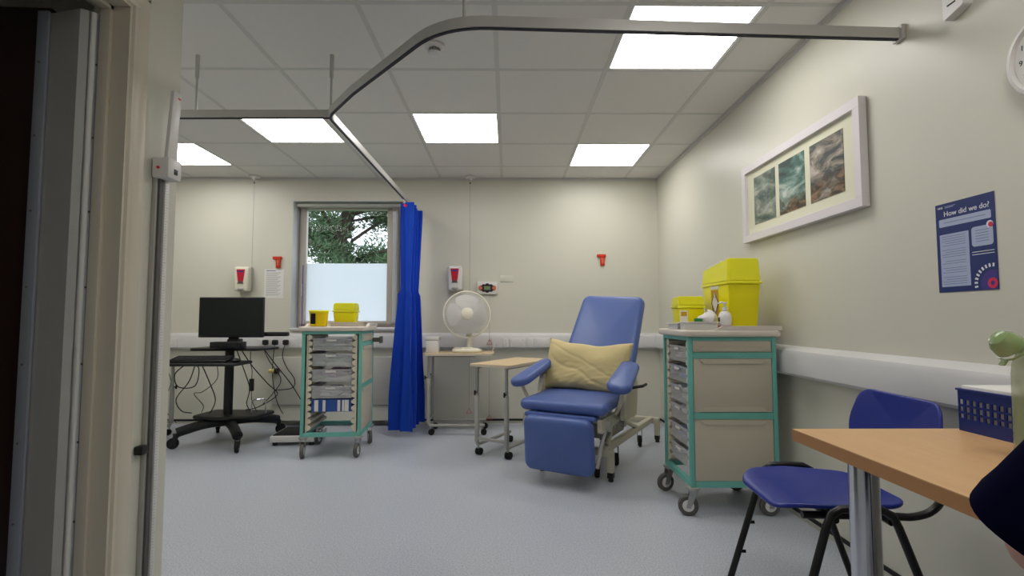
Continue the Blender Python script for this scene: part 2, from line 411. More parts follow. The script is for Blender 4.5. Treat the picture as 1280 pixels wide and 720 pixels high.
mb = MB(); mb.b2(XR - .02, XR, -1.9, YB, H - .003, H + .001).b2(-4.3, XR, YB - .02, YB, H - .003, H + .001).b2(XL, XL + .02, -1.9, YE, H - .003, H + .001)
mb.b2(XR - .005, XR, -1.9, YB, H - .022, H - .003).b2(-4.3, XR, YB - .005, YB, H - .022, H - .003)
struct(mb.build('trim_1', 'grid'))
# skirting line
struct(MB().b2(-4.3, XR, YB - .008, YB, .028, .045).build('baseboard_back', 'skirt'))
struct(MB().b2(XR - .008, XR, -1.9, YB, .028, .045).build('baseboard_right', 'skirt'))
struct(MB().b2(XL, XL + .008, DY1 + .08, YE, .028, .045).build('baseboard_left', 'skirt'))

LL = ['square ceiling light panel in the middle of the room, just right of the rail run',
      'square ceiling light panel just behind the left end of the curtain rail',
      'square ceiling light panel at the far left, beside the height rule',
      'square ceiling light panel nearest the far right corner, above the recliner',
      'largest ceiling light panel in view, crossed by the front curtain rail',
      'ceiling light panel over the left bay, out of sight behind the partition',
      'ceiling light panel over the desk, out of sight above the photo',
      'ceiling light panel behind the viewer']
for (x, y), lb in zip(lights, LL):
    t = thing('ceiling_light', lb, 'ceiling light', (x + .3, y + .3, H), group='ceiling light panels')
    fr = MB()
    for a in (-1, 1):
        fr.b2(a * .288 - .008, a * .288 + .008, -.296, .296, .003, .05).b2(-.28, .28, a * .288 - .008, a * .288 + .008, .003, .05)
    fr.build('frame', 'white', t)
    MB().b2(-.281, .281, -.281, .281, .006, .012).build('diffuser', 'lamp', t)

# --- doorway
mb = MB()   # door lining: far jamb, head, near jamb, stops
mb.b2(XL - .105, XL + .004, DY1 - .003, DY1 + .02, 0, DH + .03).b2(XL - .105, XL + .004, DY0 - .02, DY0 + .003, 0, DH + .03).b2(XL - .105, XL + .004, DY0, DY1, DH, DH + .03)
mb.b2(XL - .085, XL - .052, DY1 - .018, DY1 - .003, 0, DH, .002).b2(XL - .085, XL - .052, DY0 + .003, DY1 - .003, DH - .016, DH, .002).b2(XL - .085, XL - .052, DY0 + .003, DY0 + .018, 0, DH, .002)
struct(mb.build('door_1', 'wall_wood'))
prof = [(0, 0), (.006, .012), (.016, .014), (.020, .010), (.030, .014), (.052, .018), (.066, .018), (.070, .014), (.070, 0)]
mb = MB()
def arch(p0, p1, wdir):   # sweep the moulding profile from p0 to p1 on the wall plane
    p0 = Vector(p0); p1 = Vector(p1); wdir = Vector(wdir); d = (p1 - p0).normalized()
    a = [mb.bm.verts.new(p0 + wdir * u + Vector((1, 0, 0)) * v - d * 0) for u, v in prof]; b = [mb.bm.verts.new(p1 + wdir * u + Vector((1, 0, 0)) * v + d * (u if p1.z > 1 else 0)) for u, v in prof]
    n = len(prof)
    for k in range(n): mb.bm.faces.new((a[k], a[(k + 1) % n], b[(k + 1) % n], b[k]))
    mb.bm.faces.new(a[::-1]); mb.bm.faces.new(b)
arch((XL, DY1 + .004, 0), (XL, DY1 + .004, DH + .004), (0, 1, 0))
arch((XL, DY0 - .004, 0), (XL, DY0 - .004, DH + .004), (0, -1, 0))
arch((XL, DY1 + .074, DH + .004), (XL, DY0 - .074, DH + .004), (0, 0, 1))
struct(mb.build('trim_2', 'wall_wood'))
# door leaf swung out into the corridor, finger guard over its hinge gap
t = thing('door_leaf', 'dark brown veneered door leaf swung open at far left edge', 'door', (-1.50, 1.70, 0), R(180 + 3))
MB().b2(.02, .86, .0, .044, .008, 2.03, .002).build('leaf_panel', 'door', t)
def guard_pt(u, v):
    z = .01 + 2.0 * v
    pts = [(-1.515, 1.652), (-1.500, 1.650), (-1.45, 1.638), (-1.41, 1.628), (-1.395, 1.624), (-1.376, 1.638), (-1.358, 1.656)]
    f = u * (len(pts) - 1); i = min(int(f), len(pts) - 2); f -= i
    return (pts[i][0] * (1 - f) + pts[i + 1][0] * f, pts[i][1] * (1 - f) + pts[i + 1][1] * f, z)
gt = thing('finger_guard', 'tall white plastic finger guard screwed over the door hinge gap', 'finger guard')
g = MB(); g.grid(13, 2, guard_pt); bmesh.ops.solidify(g.bm, geom=g.bm.faces[:], thickness=.003)
g.build('guard_sheet', 'guard', gt, smooth=0)
MB().b2(-1.545, -1.508, 1.636, 1.648, .01, 2.01, .003).build('mounting_strip', 'guardstrip', gt)
MB().b2(-1.366, -1.350, 1.655, 1.667, .01, 2.01, .002).build('mounting_strip', 'guardstrip', gt)
for xx, yy in ((-1.53, 1.636), (-1.358, 1.655)):
    for k in range(8):
        zz = .12 + .245 * k
        MB().cyl((xx, yy + .001, zz), (xx, yy - .0025, zz), .0035, seg=10).build('screw', 'brass', gt)

# --- window
mb = MB()
mb.b2(WX0, WX0 + .004, YB + .001, YB + .19, WZ0, WZ1).b2(WX1 - .004, WX1, YB + .001, YB + .19, WZ0, WZ1).b2(WX0, WX1, YB + .001, YB + .19, WZ1 - .004, WZ1)
struct(mb.build('trim_3', 'reveal'))
struct(MB().b2(WX0 + .005, WX1 - .005, YB - .03, YB + .16, WZ0 - .0, WZ0 + .022, .004).build('window_sill', 'white'))
FY = YB + .16
w = struct(bpy.data.objects.new('window_1', None)); COL.objects.link(w); w['label'] = 'white framed window with frosted lower half'
mb = MB()
a0, a1, c0, c1 = WX0 + .005, WX1 - .005, WZ0 + .023, WZ1 - .005
for x0, x1, z0, z1 in ((a0, a0 + .06, c0, c1), (a1 - .06, a1, c0, c1), (a0 + .06, a1 - .06, c0, c0 + .05), (a0 + .06, a1 - .06, c1 - .05, c1)): mb.b2(x0, x1, FY, FY + .06, z0, z1, .004)
mb.build('window_frame', 'upvc', w)
GX0, GX1, GZ0, GZ1 = -2.01, -1.205, .975, 2.09
mb = MB()
sx0, sx1, sz0, sz1 = GX0 - .058, GX1 + .07, GZ0 - .035, GZ1 + .045
for x0, x1, z0, z1 in ((sx0, GX0, sz0, sz1), (GX1, sx1, sz0, sz1), (GX0, GX1, sz0, GZ0), (GX0, GX1, GZ1, sz1)): mb.b2(x0, x1, FY - .03, FY + .02, z0, z1, .006)
mb.build('window_sash', 'upvc', w)
MB().b2(-1.86, -1.24, FY - .045, FY - .031, 2.108, 2.13, .003).build('trickle_vent', 'skirt', w)
MB().b2(GX0 - .03, GX0 - .018, FY - .055, FY - .03, 1.22, 1.34, .003).build('window_handle', 'white', w)
MB().b2(GX0, GX1, FY, FY + .006, 1.548, GZ1).build('window_pane', 'glass', w)
MB().b2(GX0, GX1, FY, FY + .006, GZ0, 1.548).build('frosted_pane', 'frost', w)
# vertical blind bunched either side, head rail
t = thing('vertical_blind', 'grey vertical blind drawn aside under its head rail in the window', 'blind')
MB().b2(WX0 + .02, WX1 - .01, YB + .03, YB + .075, 2.092, 2.122, .004).build('head_rail', 'greymetal', t)
for k in range(7):
    x = WX1 - .03 - k * .016
    MB().box((x, YB + .055, 1.51), (.0018, .085, 1.15), mtx=None).build('blind_slat', 'upvc', t)
tag(MB().b2(WX0 + .092, WX0 + .098, YB + .04, YB + .046, .92, 1.52).build('blind_wand', 'purple'), 'thin purple rod hanging at the left side of the window', 'rod')
# radiator casing under the window
t = thing('radiator_casing', 'low boxed radiator casing under the window, behind the left trolley', 'radiator cover', (0, 0, 0))
MB().b2(-2.19, -.92, YB - .14, YB - .001, .2, .64, .008).build('front_casing', 'casing', t)
MB().b2(-2.17, -.94, YB - .12, YB - .001, .052, .196, .0).build('plinth', 'wall', t)

# outside
struct(MB().b2(-30, 20, YB + .3, 40, -.25, -.2).build('ground_outside', 'grass'))
def pine():
    t = thing('pine_tree', 'broad dark green pine tree outside the window', 'tree', (-4.05, 12.5, -.2))
    rnd = random.Random(5); tr = MB(); tr.tube([(.35, 0, 0), (.25, .05, 1.2), (.05, 0, 2.3), (-.1, .1, 3.2), (.3, 0, 4.3), (.4, .1, 5.6)], .17, seg=10, smooth=5)
    br = []
    for k in range(34):
        z = 1.7 + 3.4 * (k / 34) ; a = rnd.uniform(0, 2 * PI); L = rnd.uniform(1.2, 2.6)
        p0 = Vector((.05 + rnd.uniform(-.1, .2), 0, z)); d = Vector((math.cos(a), math.sin(a) * .8, rnd.uniform(.1, .45)))
        p1 = p0 + d * L * .5 + Vector((0, 0, .08)); p2 = p0 + d * L
        tr.tube([p0, p1, p2], rnd.uniform(.03, .06), seg=6, smooth=4); br += [(p0, p1, p2)]
    tr.build('trunk', 'bark', t)
    f = MB(); cl = []
    for p0, p1, p2 in br:
        for q in range(19):
            u = rnd.uniform(.35, 1.05); c = p0.lerp(p2, u) + Vector((rnd.gauss(0, .22), rnd.gauss(0, .22), rnd.gauss(0, .10)))
            if (c.x > 1.05 and 1.7 < c.z < 3.05 and rnd.random() < .7): continue
            cl.append(c)
    for c in cl:
        rr = rnd.uniform(.20, .40)
        for q in range(60):
            v = Vector((rnd.gauss(0, 1), rnd.gauss(0, 1), rnd.gauss(0, .45))).normalized() * rr * rnd.random() ** .4
            p = c + v; d = (v.normalized() + Vector((rnd.gauss(0, .5), rnd.gauss(0, .5), .6))).normalized() * rnd.uniform(.09, .16)
            s = d.cross(Vector((rnd.gauss(0, 1), rnd.gauss(0, 1), rnd.gauss(0, 1)))).normalized() * .018
            a, b, cc = f.bm.verts.new(p - s), f.bm.verts.new(p + s), f.bm.verts.new(p + d); f.bm.faces.new((a, b, cc))
    f.build('foliage', 'needles', t, smooth=0)
pine()

# ---------------------------------------------------------------- trunking & wall fittings
def trunk_profile(): return [(0, 0), (.045, 0), (.056, .012), (.060, .105), (.052, .125), (.008, .146), (0, .146)]
TZ = .715
t = thing('dado_trunking', 'white plastic cable trunking running along the back wall', 'cable trunking', (0, YB, TZ))
mb = MB(); p = trunk_profile()
mb.prism([(a, b) for a, b in p], -4.29, XR - .001, mtx=Matrix(((0, 0, 1, 0), (-1, 0, 0, 0), (0, 1, 0, 0), (0, 0, 0, 1))))
mb.build('trunking_body', 'trunk', t)
def socket(parent, x, z=.055, w=.146, y=-.0575):
    f = MB().box((x, y - .004, z), (w, .010, .086), .003).build('socket_plate', 'white', parent)
    for s in ((-.036, .036) if w > .1 else (0,)):
        MB().box((x + s, y - .0095, z - .01), (.003, .001, .009)).box((x + s - .011, y - .0095, z - .022), (.008, .001, .003)).box((x + s + .011, y - .0095, z - .022), (.008, .001, .003)).build('socket_holes', 'ink', f)
        MB().box((x + s * 1.5, y - .011, z + .026), (.010, .005, .016), .001).build('rocker_switch', 'white', f)
for x in (-2.06, -2.3, .09, .33, .98, -3.2): socket(t, x)
for x in (-.02, .21): socket(t, x, w=.06)
t2 = thing('dado_trunking', 'white plastic cable trunking running along the right wall', 'cable trunking', (XR, 0, TZ))
mb = MB(); mb.prism([(-a - .0008, b) for a, b in p], -1.89, YB - .0621, mtx=Matrix(((1, 0, 0, 0), (0, 0, 1, 0), (0, 1, 0, 0), (0, 0, 0, 1))))
mb.build('trunking_body', 'trunk', t2)

def dispenser(x, z, label, seed):
    t = wthing('soap_dispenser', label, 'soap dispenser', onwall_back(x, z), 'wall soap dispensers')
    MB().box((0, .0, .025), (.128, .235, .05), .008).build('back_plate', 'greymetal', t)
    mb = MB(); mb.slab(rpoly([(-.066, -.12), (.066, -.12), (.072, .115), (-.072, .115)], .022), .075, .02, dome=.006, mtx=Matrix.Translation((0, 0, .068))); mb.build('cover', 'ivory' if seed == 0 else 'white', t)
    lb = MB().prism(rpoly([(-.024, -.055), (.024, -.055), (.040, .07), (-.040, .07)], .006), 0, .0012, mtx=Matrix.Translation((0, .018, .1112))).build('brand_label', 'crimson', t)
    MB().box((0, .068, .1128), (.05, .016, .001)).build('blue_band', 'lav', lb)
    MB().prism([(-.034, -.060), (.034, -.060), (0, -.026)], 0, .003, mtx=Matrix.Translation((0, .012, .1118))).build('grey_chevron', 'grey_rubber', lb)
    mb = MB(); mb.sph((0, -.098, .083), (.042, .022, .034)); mb.build('push_lever', 'greymetal', t)
dispenser(-2.525, 1.375, 'cream wall soap dispenser with red label above the monitor', 0)
dispenser(-.505, 1.385, 'white wall soap dispenser with red label behind the desk fan', 1)

def redhook(x, z, label):
    t = wthing('curtain_tieback_holder', label, 'wall clip', onwall_back(x, z), 'small red wall clips')
    MB().box((-.003, .038, .012), (.085, .028, .024), .004).build('top_bar', 'red', t)
    MB().box((.006, -.016, .010), (.042, .085, .02), .004, taper=None).build('stem', 'red', t)
    MB().box((.006, -.014, .022), (.016, .05, .006), .002).build('rib', 'orange', t)
redhook(-2.225, 1.545, 'small red plastic T-shaped clip on wall left of the window')
redhook(.91, 1.57, 'small red plastic T-shaped clip on wall above the recliner')
t = wthing('wall_notice', 'small white printed notice taped left of the window', 'notice', onwall_back(-2.26, 1.335))
MB().box((0, 0, .001), (.185, .28, .0015)).build('sheet', 'paper', t)
for k in range(17):
    MB().box((-.005 - .008 * (k % 3), .105 - k * .0135, .0021), (.14 - .016 * (k % 3), .0035, .0004)).build('text_line', 'ink', t)
MB().box((-.03, .125, .0021), (.09, .008, .0004)).build('heading', 'postink', t)
t = wthing('nurse_call_panel', 'white nurse call panel with dark display and two round buttons beside fan', 'call panel', onwall_back(-.2, 1.292))
MB().box((0, 0, .014), (.19, .118, .028), .005).build('housing', 'white', t)
MB().prism(rpoly([(-.052, -.036), (.052, -.036), (.052, .036), (-.052, .036)], .01), .028, .031).prism(rrect(.17, .05, .024), .0281, .0305).prism(rrect(.03, .09, .008), .028, .0308).build('dark_fascia', 'black', t)
MB().box((0, 0, .0315), (.06, .036, .002)).build('display', 'lcd', t)
for s in (-1, 1): MB().cyl((s * .066, 0, .03), (s * .066, 0, .036), .019, seg=24).build('button', 'orange', t)
t = wthing('blanking_plate', 'cream blank cover plate painted like the wall, right of call panel', 'cover plate', onwall_back(-.015, 1.385))
MB().box((0, 0, .003), (.125, .062, .006), .002).build('plate', 'wall', t)
for s in (-1, 1): MB().cyl((s * .05, 0, .006), (s * .05, 0, .0068), .003, seg=8).build('screw', 'wall_wood', t)

def triangle(mb, x, y, z, s=.026):
    mb.tube([(x, y, z + s), (x - s, y, z - s * .75), (x + s, y, z - s * .75)], .0042, seg=6, closed=True)
for x, zt, lab in ((-2.44, .93, 'pull cord with ceiling switch hanging left of the window'), (-.365, .13, 'pull cord with ceiling switch and red triangle behind the desk fan')):
    t = thing('pull_cord', lab, 'pull cord', (x, YB - .075, 0), group='alarm pull cords')
    MB().cyl((0, 0, H - .022), (0, 0, H - .004), .045, r2=.05, seg=24).cyl((0, 0, H - .04), (0, 0, H - .022), .012, r2=.02).build('ceiling_switch', 'white', t)
    MB().cyl((0, 0, zt + .02), (0, 0, H - .04), .0022, seg=6).build('cord', 'greymetal', t)
    MB().cyl((0, 0, H - .075), (0, 0, H - .06), .006, seg=8).build('bead', 'black', t)
    m = MB(); triangle(m, 0, 0, zt); m.build('triangle_pull', 'redtag', t)
t = thing('pull_cord', 'pull cord with two red triangles hanging below the call panel', 'pull cord', (-.175, YB - .075, 0), group='alarm pull cords')
MB().tube([(0, .06, 1.235), (0, .02, 1.22), (0, 0, 1.18), (0, 0, .09)], .0022, seg=6).build('cord', 'greymetal', t)
for z in (.775, .07):
    m = MB(); triangle(m, 0, 0, z); m.build('triangle_pull', 'redtag', t)

# ---------------------------------------------------------------- picture, poster, clock on the right wall
PY0, PY1, PZ0, PZ1 = 2.028, 3.075, 1.452, 1.908
pc = wthing('framed_picture', 'white framed triptych of sea and rock paintings on right wall', 'picture', onwall_right((PY0 + PY1) / 2, (PZ0 + PZ1) / 2))
W_, H_ = PY1 - PY0, PZ1 - PZ0; fw = .042
fr = MB()
for x0, x1, y0, y1 in ((-W_ / 2, W_ / 2, H_ / 2 - fw, H_ / 2), (-W_ / 2, W_ / 2, -H_ / 2, -H_ / 2 + fw), (-W_ / 2, -W_ / 2 + fw, -H_ / 2 + fw, H_ / 2 - fw), (W_ / 2 - fw, W_ / 2, -H_ / 2 + fw, H_ / 2 - fw)):
    fr.b2(x0, x1, y0, y1, .003, .036, .001, seg=1)
fr.build('frame', 'framewhite', pc)
MB().b2(-W_ / 2 + fw, W_ / 2 - fw, -H_ / 2 + fw, H_ / 2 - fw, .004, .018).build('mount', 'mount', pc)
for k, (xc, wd, st, rk) in enumerate(((-.285, .235, SEA1, -.06), (-.01, .235, SEA2, .06), (.275, .245, SEA3, .07))):
    o = MB().box((0, 0, 0), (.002, wd, .275)).build('painting', painting_mat('painting_%d' % k, 1.3 + 2.1 * k, st, rk), pc)
    o.matrix_local = Matrix.Translation((xc, .003, .019)) @ Matrix(((0, -1, 0, 0), (0, 0, 1, 0), (-1, 0, 0, 0), (0, 0, 0, 1)))
    o['label'] = ['grey green seascape panel', 'teal wave panel', 'rocks and surf panel'][k]

po = wthing('feedback_poster', 'navy How did we do feedback poster taped to right wall', 'poster', onwall_right(1.615, 1.235))
MB().box((0, 0, .0012), (.212, .297, .001)).build('sheet', 'navyposter', po)
def T(x, y, z=.0018): return Matrix.Translation((x, y, z))
MB().prism(rrect(.186, .026, .004), 0, .0003, mtx=T(0, .083)).build('banner', 'postpale', po)
MB().box((0, .083, .0022), (.15, .002, .0003)).build('text_line', 'postink', po)
bx = MB().prism(rrect(.108, .175, .002), 0, .0003, mtx=T(-.039, -.043)).build('text_panel', 'postpale', po)
for k in range(22):
    if k in (5, 10, 13, 17): continue
    MB().box((-.041 + (.006 if k % 4 == 3 else 0), .036 - .0075 * k, .0023), (.088 - (.012 if k % 4 == 3 else 0), .0016, .0003)).build('text_line', 'postink', bx)
bb = MB().prism(rrect(.072, .062, .010), 0, .0003, mtx=T(.061, .02)).build('speech_box', 'postpale', po)
for k in range(5): MB().box((.061, .038 - .0085 * k, .0023), (.044, .0018, .0003)).build('text_line', 'postink', bb)
MB().cyl((.088, .052, .0021), (.088, .052, .0025), .011, seg=20).build('heart_badge', 'postwhite', po)
MB().cyl((.091, .050, .0025), (.091, .050, .0028), .008, seg=20).build('heart', 'postred', po)
for k in range(2): MB().box((.061, -.028 - .008 * k, .0021), (.074, .002, .0003)).build('text_line', 'postwhite', po)
for k in range(9):
    a = R(85 + k * 13); c = Vector((.088, -.128)); p_ = c + Vector((math.cos(a), math.sin(a))) * .055
    if p_.y < -.146: continue
    MB().box((0, 0, 0), (.011, .006, .0004), mtx=T(p_.x, p_.y, .0023) @ Matrix.Rotation(a, 4, 'Z')).build('dash', 'postwhite', po)
MB().prism([(.088 + .04 * math.cos(R(a)), max(-.147, -.128 + .04 * math.sin(R(a)))) for a in range(60, 240, 10)] + [(.104, -.147), (.104, -.092)], 0, .0003, mtx=T(0, 0)).build('wheel', 'lav', po)
MB().lathe([(.007, 0), (.016, 0), (.016, .0006), (.007, .0006)], c=(.088, -.128, .0022), seg=24, caps=False).build('red_ring', 'postred', po)
text_mesh('How did we do?', .0245, 'heading', 'postwhite', po, T(.008, .112))
text_mesh('NHS', .010, 'logo', 'postwhite', po, T(-.086, .135))
MB().box((-.048, .137, .002), (.040, .0015, .0003)).box((-.052, .133, .002), (.032, .0015, .0003)).build('small_print', 'postpale', po)

ck = wthing('wall_clock', 'round white wall clock cut by the right edge of the photo', 'clock', onwall_right(1.302, 1.712))
MB().lathe([(.0, 0), (.108, 0), (.122, .006), (.124, .02), (.116, .034), (.106, .036), (.102, .024), (0, .024)][1:], seg=64).build('case', 'white', ck)
MB().cyl((0, 0, .0245), (0, 0, .0255), .101, seg=48).build('dial', 'paper', ck)
for k in range(12):
    a = R(k * 30); text_mesh(str(12 if k == 0 else k), .022, 'numeral', 'label_dk', ck, Matrix.Translation((.082 * math.sin(a), .082 * math.cos(a), .026)))
for a, L_, w_ in ((R(60), .045, .006), (R(-40), .07, .004)):
    MB().box((0, L_ / 2, .028), (w_, L_, .001), mtx=Matrix.Rotation(-a, 4, 'Z')).build('hand', 'label_dk', ck)
MB().lathe([(.004, .0255), (.004, .031), (.0, .031)]).build('spindle', 'label_dk', ck)
t = wthing('door_contact_sensor', 'small white sensor box high on right wall above the poster', 'sensor', onwall_right(1.585, 2.035))
MB().prism(rpoly([(-.034, -.062), (.040, -.045), (.040, .075), (-.034, .075)], .006), 0, .032).build('body', 'white', t)
MB().cyl((-.004, .018, .032), (-.004, .018, .034), .014, seg=16).build('lens', 'cream', t)
MB().box((.0, -.02, .033), (.03, .004, .002)).build('slot', 'label_dk', t)

# ---------------------------------------------------------------- ceiling items
t = thing('smoke_detector', 'small round white smoke detector on ceiling under the rail bend', 'smoke detector', (-.37, 2.50, H))
MB().lathe([(.05, 0), (.05, -.012), (.042, -.018), (.03, -.02)]).build('base', 'white', t)
mb = MB()
for k in range(10):
    a = 2 * PI * k / 10; mb.box((.026 * math.cos(a), .026 * math.sin(a), -.029), (.007, .007, .02))
mb.build('vents', 'ink', t)
MB().lathe([(.022, -.036), (.034, -.038), (.032, -.046), (.012, -.052), (0, -.052)]).build('cap', 'white', t)
# curtain rail
RZ = 2.056
ra = thing('curtain_rail', 'grey aluminium ceiling-hung curtain rail bending around the bay', 'curtain rail')
def band(pts, h, w, z):
    mb = MB(); n = len(pts); rows = []
    for i, p_ in enumerate(pts):
        a = Vector(pts[max(i - 1, 0)]); b = Vector(pts[min(i + 1, n - 1)]); t_ = (b - a).normalized(); nn = Vector((-t_.y, t_.x)) * w / 2; q = Vector(p_)
        rows.append([mb.bm.verts.new((q.x + s * nn.x, q.y + s * nn.y, z + dz)) for s, dz in ((-1, -h / 2), (-1, h / 2), (1, h / 2), (1, -h / 2))])
    for a, b in zip(rows, rows[1:]):
        for k in range(4): mb.bm.faces.new((a[k], a[(k + 1) % 4], b[(k + 1) % 4], b[k]))
    mb.bm.faces.new(rows[0][::-1]); mb.bm.faces.new(rows[-1]); return mb
def fillet(P, rad, seg=10):
    out = [P[0]]
    for i in range(1, len(P) - 1):
        p_, a, b = Vector(P[i]), Vector(P[i - 1]), Vector(P[i + 1]); u = (a - p_).normalized(); v = (b - p_).normalized()
        s, e = p_ + u * rad, p_ + v * rad
        for k in range(seg + 1):
            f = k / seg; q = s * (1 - f) ** 2 + p_ * 2 * f * (1 - f) + e * f * f; out.append((q.x, q.y))
    out.append(P[-1]); return out
front = fillet([(XR - .01, 1.835), (-.18, 1.76), (-.945, 2.585), (-.945 + .03, 4.93)], .16)
# gentle bow at front corner, tight at the rear one
front = fillet([(XR - .01, 1.835), (-.235, 1.765), (-.72, 2.32)], .17)[:-1] + fillet([(-.72, 2.32), (-.925, 2.59), (-.90, 4.93)], .06)
for nm, hh, ww, zz, mm in (('rail_track', .040, .020, RZ, 'alu'), ('rail_slot', .004, .012, RZ - .0225, 'alu_dark')):
    band(front, hh, ww, zz).build(nm, mm, ra); band([(-.918, 2.60), (-4.28, 2.64)], hh, ww, zz).build(nm, mm, ra)
MB().box((XR - .008, 1.835, RZ), (.016, .05, .055), .003).build('wall_bracket', 'alu', ra)
for x, y, sl in ((-.158, 1.785, 0), (-.918, 2.60, 1), (-1.62, 2.61, 1), (-2.6, 2.62, 1)):
    MB().cyl((x, y, RZ + .02), (x, y, H), .006, seg=12).build('hanger_rod', 'alu', ra)
    if sl: MB().cyl((x, y, H - .12), (x, y, H), .010, seg=14).build('hanger_sleeve', 'alu', ra)
# curtain
def curt(u, v):
    z = .05 + v * (RZ - .055 - .05); zt = 1.235
    if z > zt: pin = .50 + .22 * min(1, (z - zt) / .7)
    else: pin = .62 + .55 * min(1, (zt - z) / .9) ** .8
    lip = math.exp(-((z - zt + .02) / .03) ** 2) * .010
    ph = u * 2 * PI * 3.6 + .8 * math.sin(u * 8)
    fold = math.sin(ph) + .25 * math.sin(2.3 * ph + z * 1.5)
    amp = (.062 + .03 * math.sin(u * 5 + 1.3)) * pin
    f = 1 - math.exp(-u * 12)
    x = -.868 - .008 * (1 - min(1, z / zt)) + fold * amp * (1 + lip * 8) + .09 * (u - .35) * pin
    y = 4.36 + .46 * u * (.7 + .3 * pin) + .016 * math.cos(ph * 2) * pin - lip
    return (x, y, z)
ct = thing('privacy_curtain', 'royal blue privacy curtain bunched beside the window', 'curtain')
mb = MB()
mb.grid(200, 60, curt); bmesh.ops.solidify(mb.bm, geom=mb.bm.faces[:], thickness=.002)
mb.build('cloth', 'curtain', ct, smooth=80)
MB().cyl((-.880, 4.335, 1.965), (-.880, 4.35, 1.965), .013, seg=16).build('red_tag', 'redtag', ct)
mb = MB()
for k in range(9): mb.cyl((-.902, 4.39 + .045 * k, RZ - .058), (-.902, 4.39 + .045 * k, RZ - .024), .0035, seg=6)
mb.build('hooks', 'white', ct)
tieb = MB()
def tb(u, v):
    a = u * 2 * PI; return (-.895 + .125 * math.cos(a), 4.565 + .235 * math.sin(a), 1.235 + (v - .5) * .03)
# stadiometer
st = thing('height_measure', 'wall-mounted height measuring rod on the end of the left partition', 'height rule', (XL, 1.84, 0))
MB().b2(.0, .016, -.030, .030, .02, 1.55, .003).build('back_rail', 'greymetal', st)
MB().b2(.016, .024, -.022, -.004, .02, 1.545, .001).build('channel', 'grey_rubber', st)
rl = MB().b2(.016, .028, .002, .024, .02, 1.545, .001).build('ruler', 'white', st)
mb = MB()
for k in range(148): mb.b2(.0281, .0285, .004, .004 + (.014 if k % 5 == 0 else .008), .05 + k * .01, .0512 + k * .01)
o = mb.build('tick_marks', 'ink', rl)
MB().b2(.004, .065, -.042, .034, 1.50, 1.575, .008).build('slider_block', 'white', st)
MB().cyl((.03, -.043, 1.535), (.03, -.047, 1.535), .005, seg=12).build('red_dot', 'redtag', st)
MB().box((.064, -.002, 1.528), (.006, .018, .02), .001).build('slider_catch', 'black', st)
mt = Matrix.Translation((.040, .0, 1.57)) @ Matrix.Rotation(R(3.5), 4, 'Y')
MB().box((0, 0, .125), (.014, .045, .26), .003, mtx=mt).build('head_plate', 'white', st)
MB().box((.0078, .008, .235), (.001, .014, .006), mtx=mt).build('red_mark', 'redtag', st)
MB().b2(.0, .03, -.065, -.032, .535, .565, .005).build('end_stop', 'black', st)

# ---------------------------------------------------------------- casters
def caster(parent, x, y, top, r=.05, ang=0, wheel='grey_rubber', hub='white', name='caster'):
    c, s = math.cos(ang), math.sin(ang)
    mt = Matrix.Translation((x, y, 0)) @ Matrix.Rotation(ang, 4, 'Z'); off = r * .55
    f = MB(); f.cyl((0, 0, top - .012), (0, 0, top), .026, seg=18, mtx=mt)
    for sg in (-1, 1): f.prism([(-.02, top - .012), (.02, top - .012), (off + .010, r * .8), (off - .012, r * .8)], sg * .017 - .0015, sg * .017 + .0015, mtx=mt @ Matrix(((1, 0, 0, 0), (0, 0, -1, 0), (0, 1, 0, 0), (0, 0, 0, 1))))
    fo = f.build(name, 'steel' if hub != 'black' else 'black', parent)
    w_ = MB(); w_.lathe([(r * .6, -.012), (r * .92, -.013), (r, -.008), (r, .008), (r * .92, .013), (r * .6, .012)], seg=28, mtx=mt @ Matrix.Translation((off, 0, r)) @ Matrix.Rotation(PI / 2, 4, 'X'))
    wo = w_.build('wheel', wheel, fo)
    MB().lathe([(.004, -.0155), (r * .58, -.0125), (r * .58, .0125), (.004, .0155)], seg=20, mtx=mt @ Matrix.Translation((off, 0, r)) @ Matrix.Rotation(PI / 2, 4, 'X')).build('hub', hub, fo)
    return fo

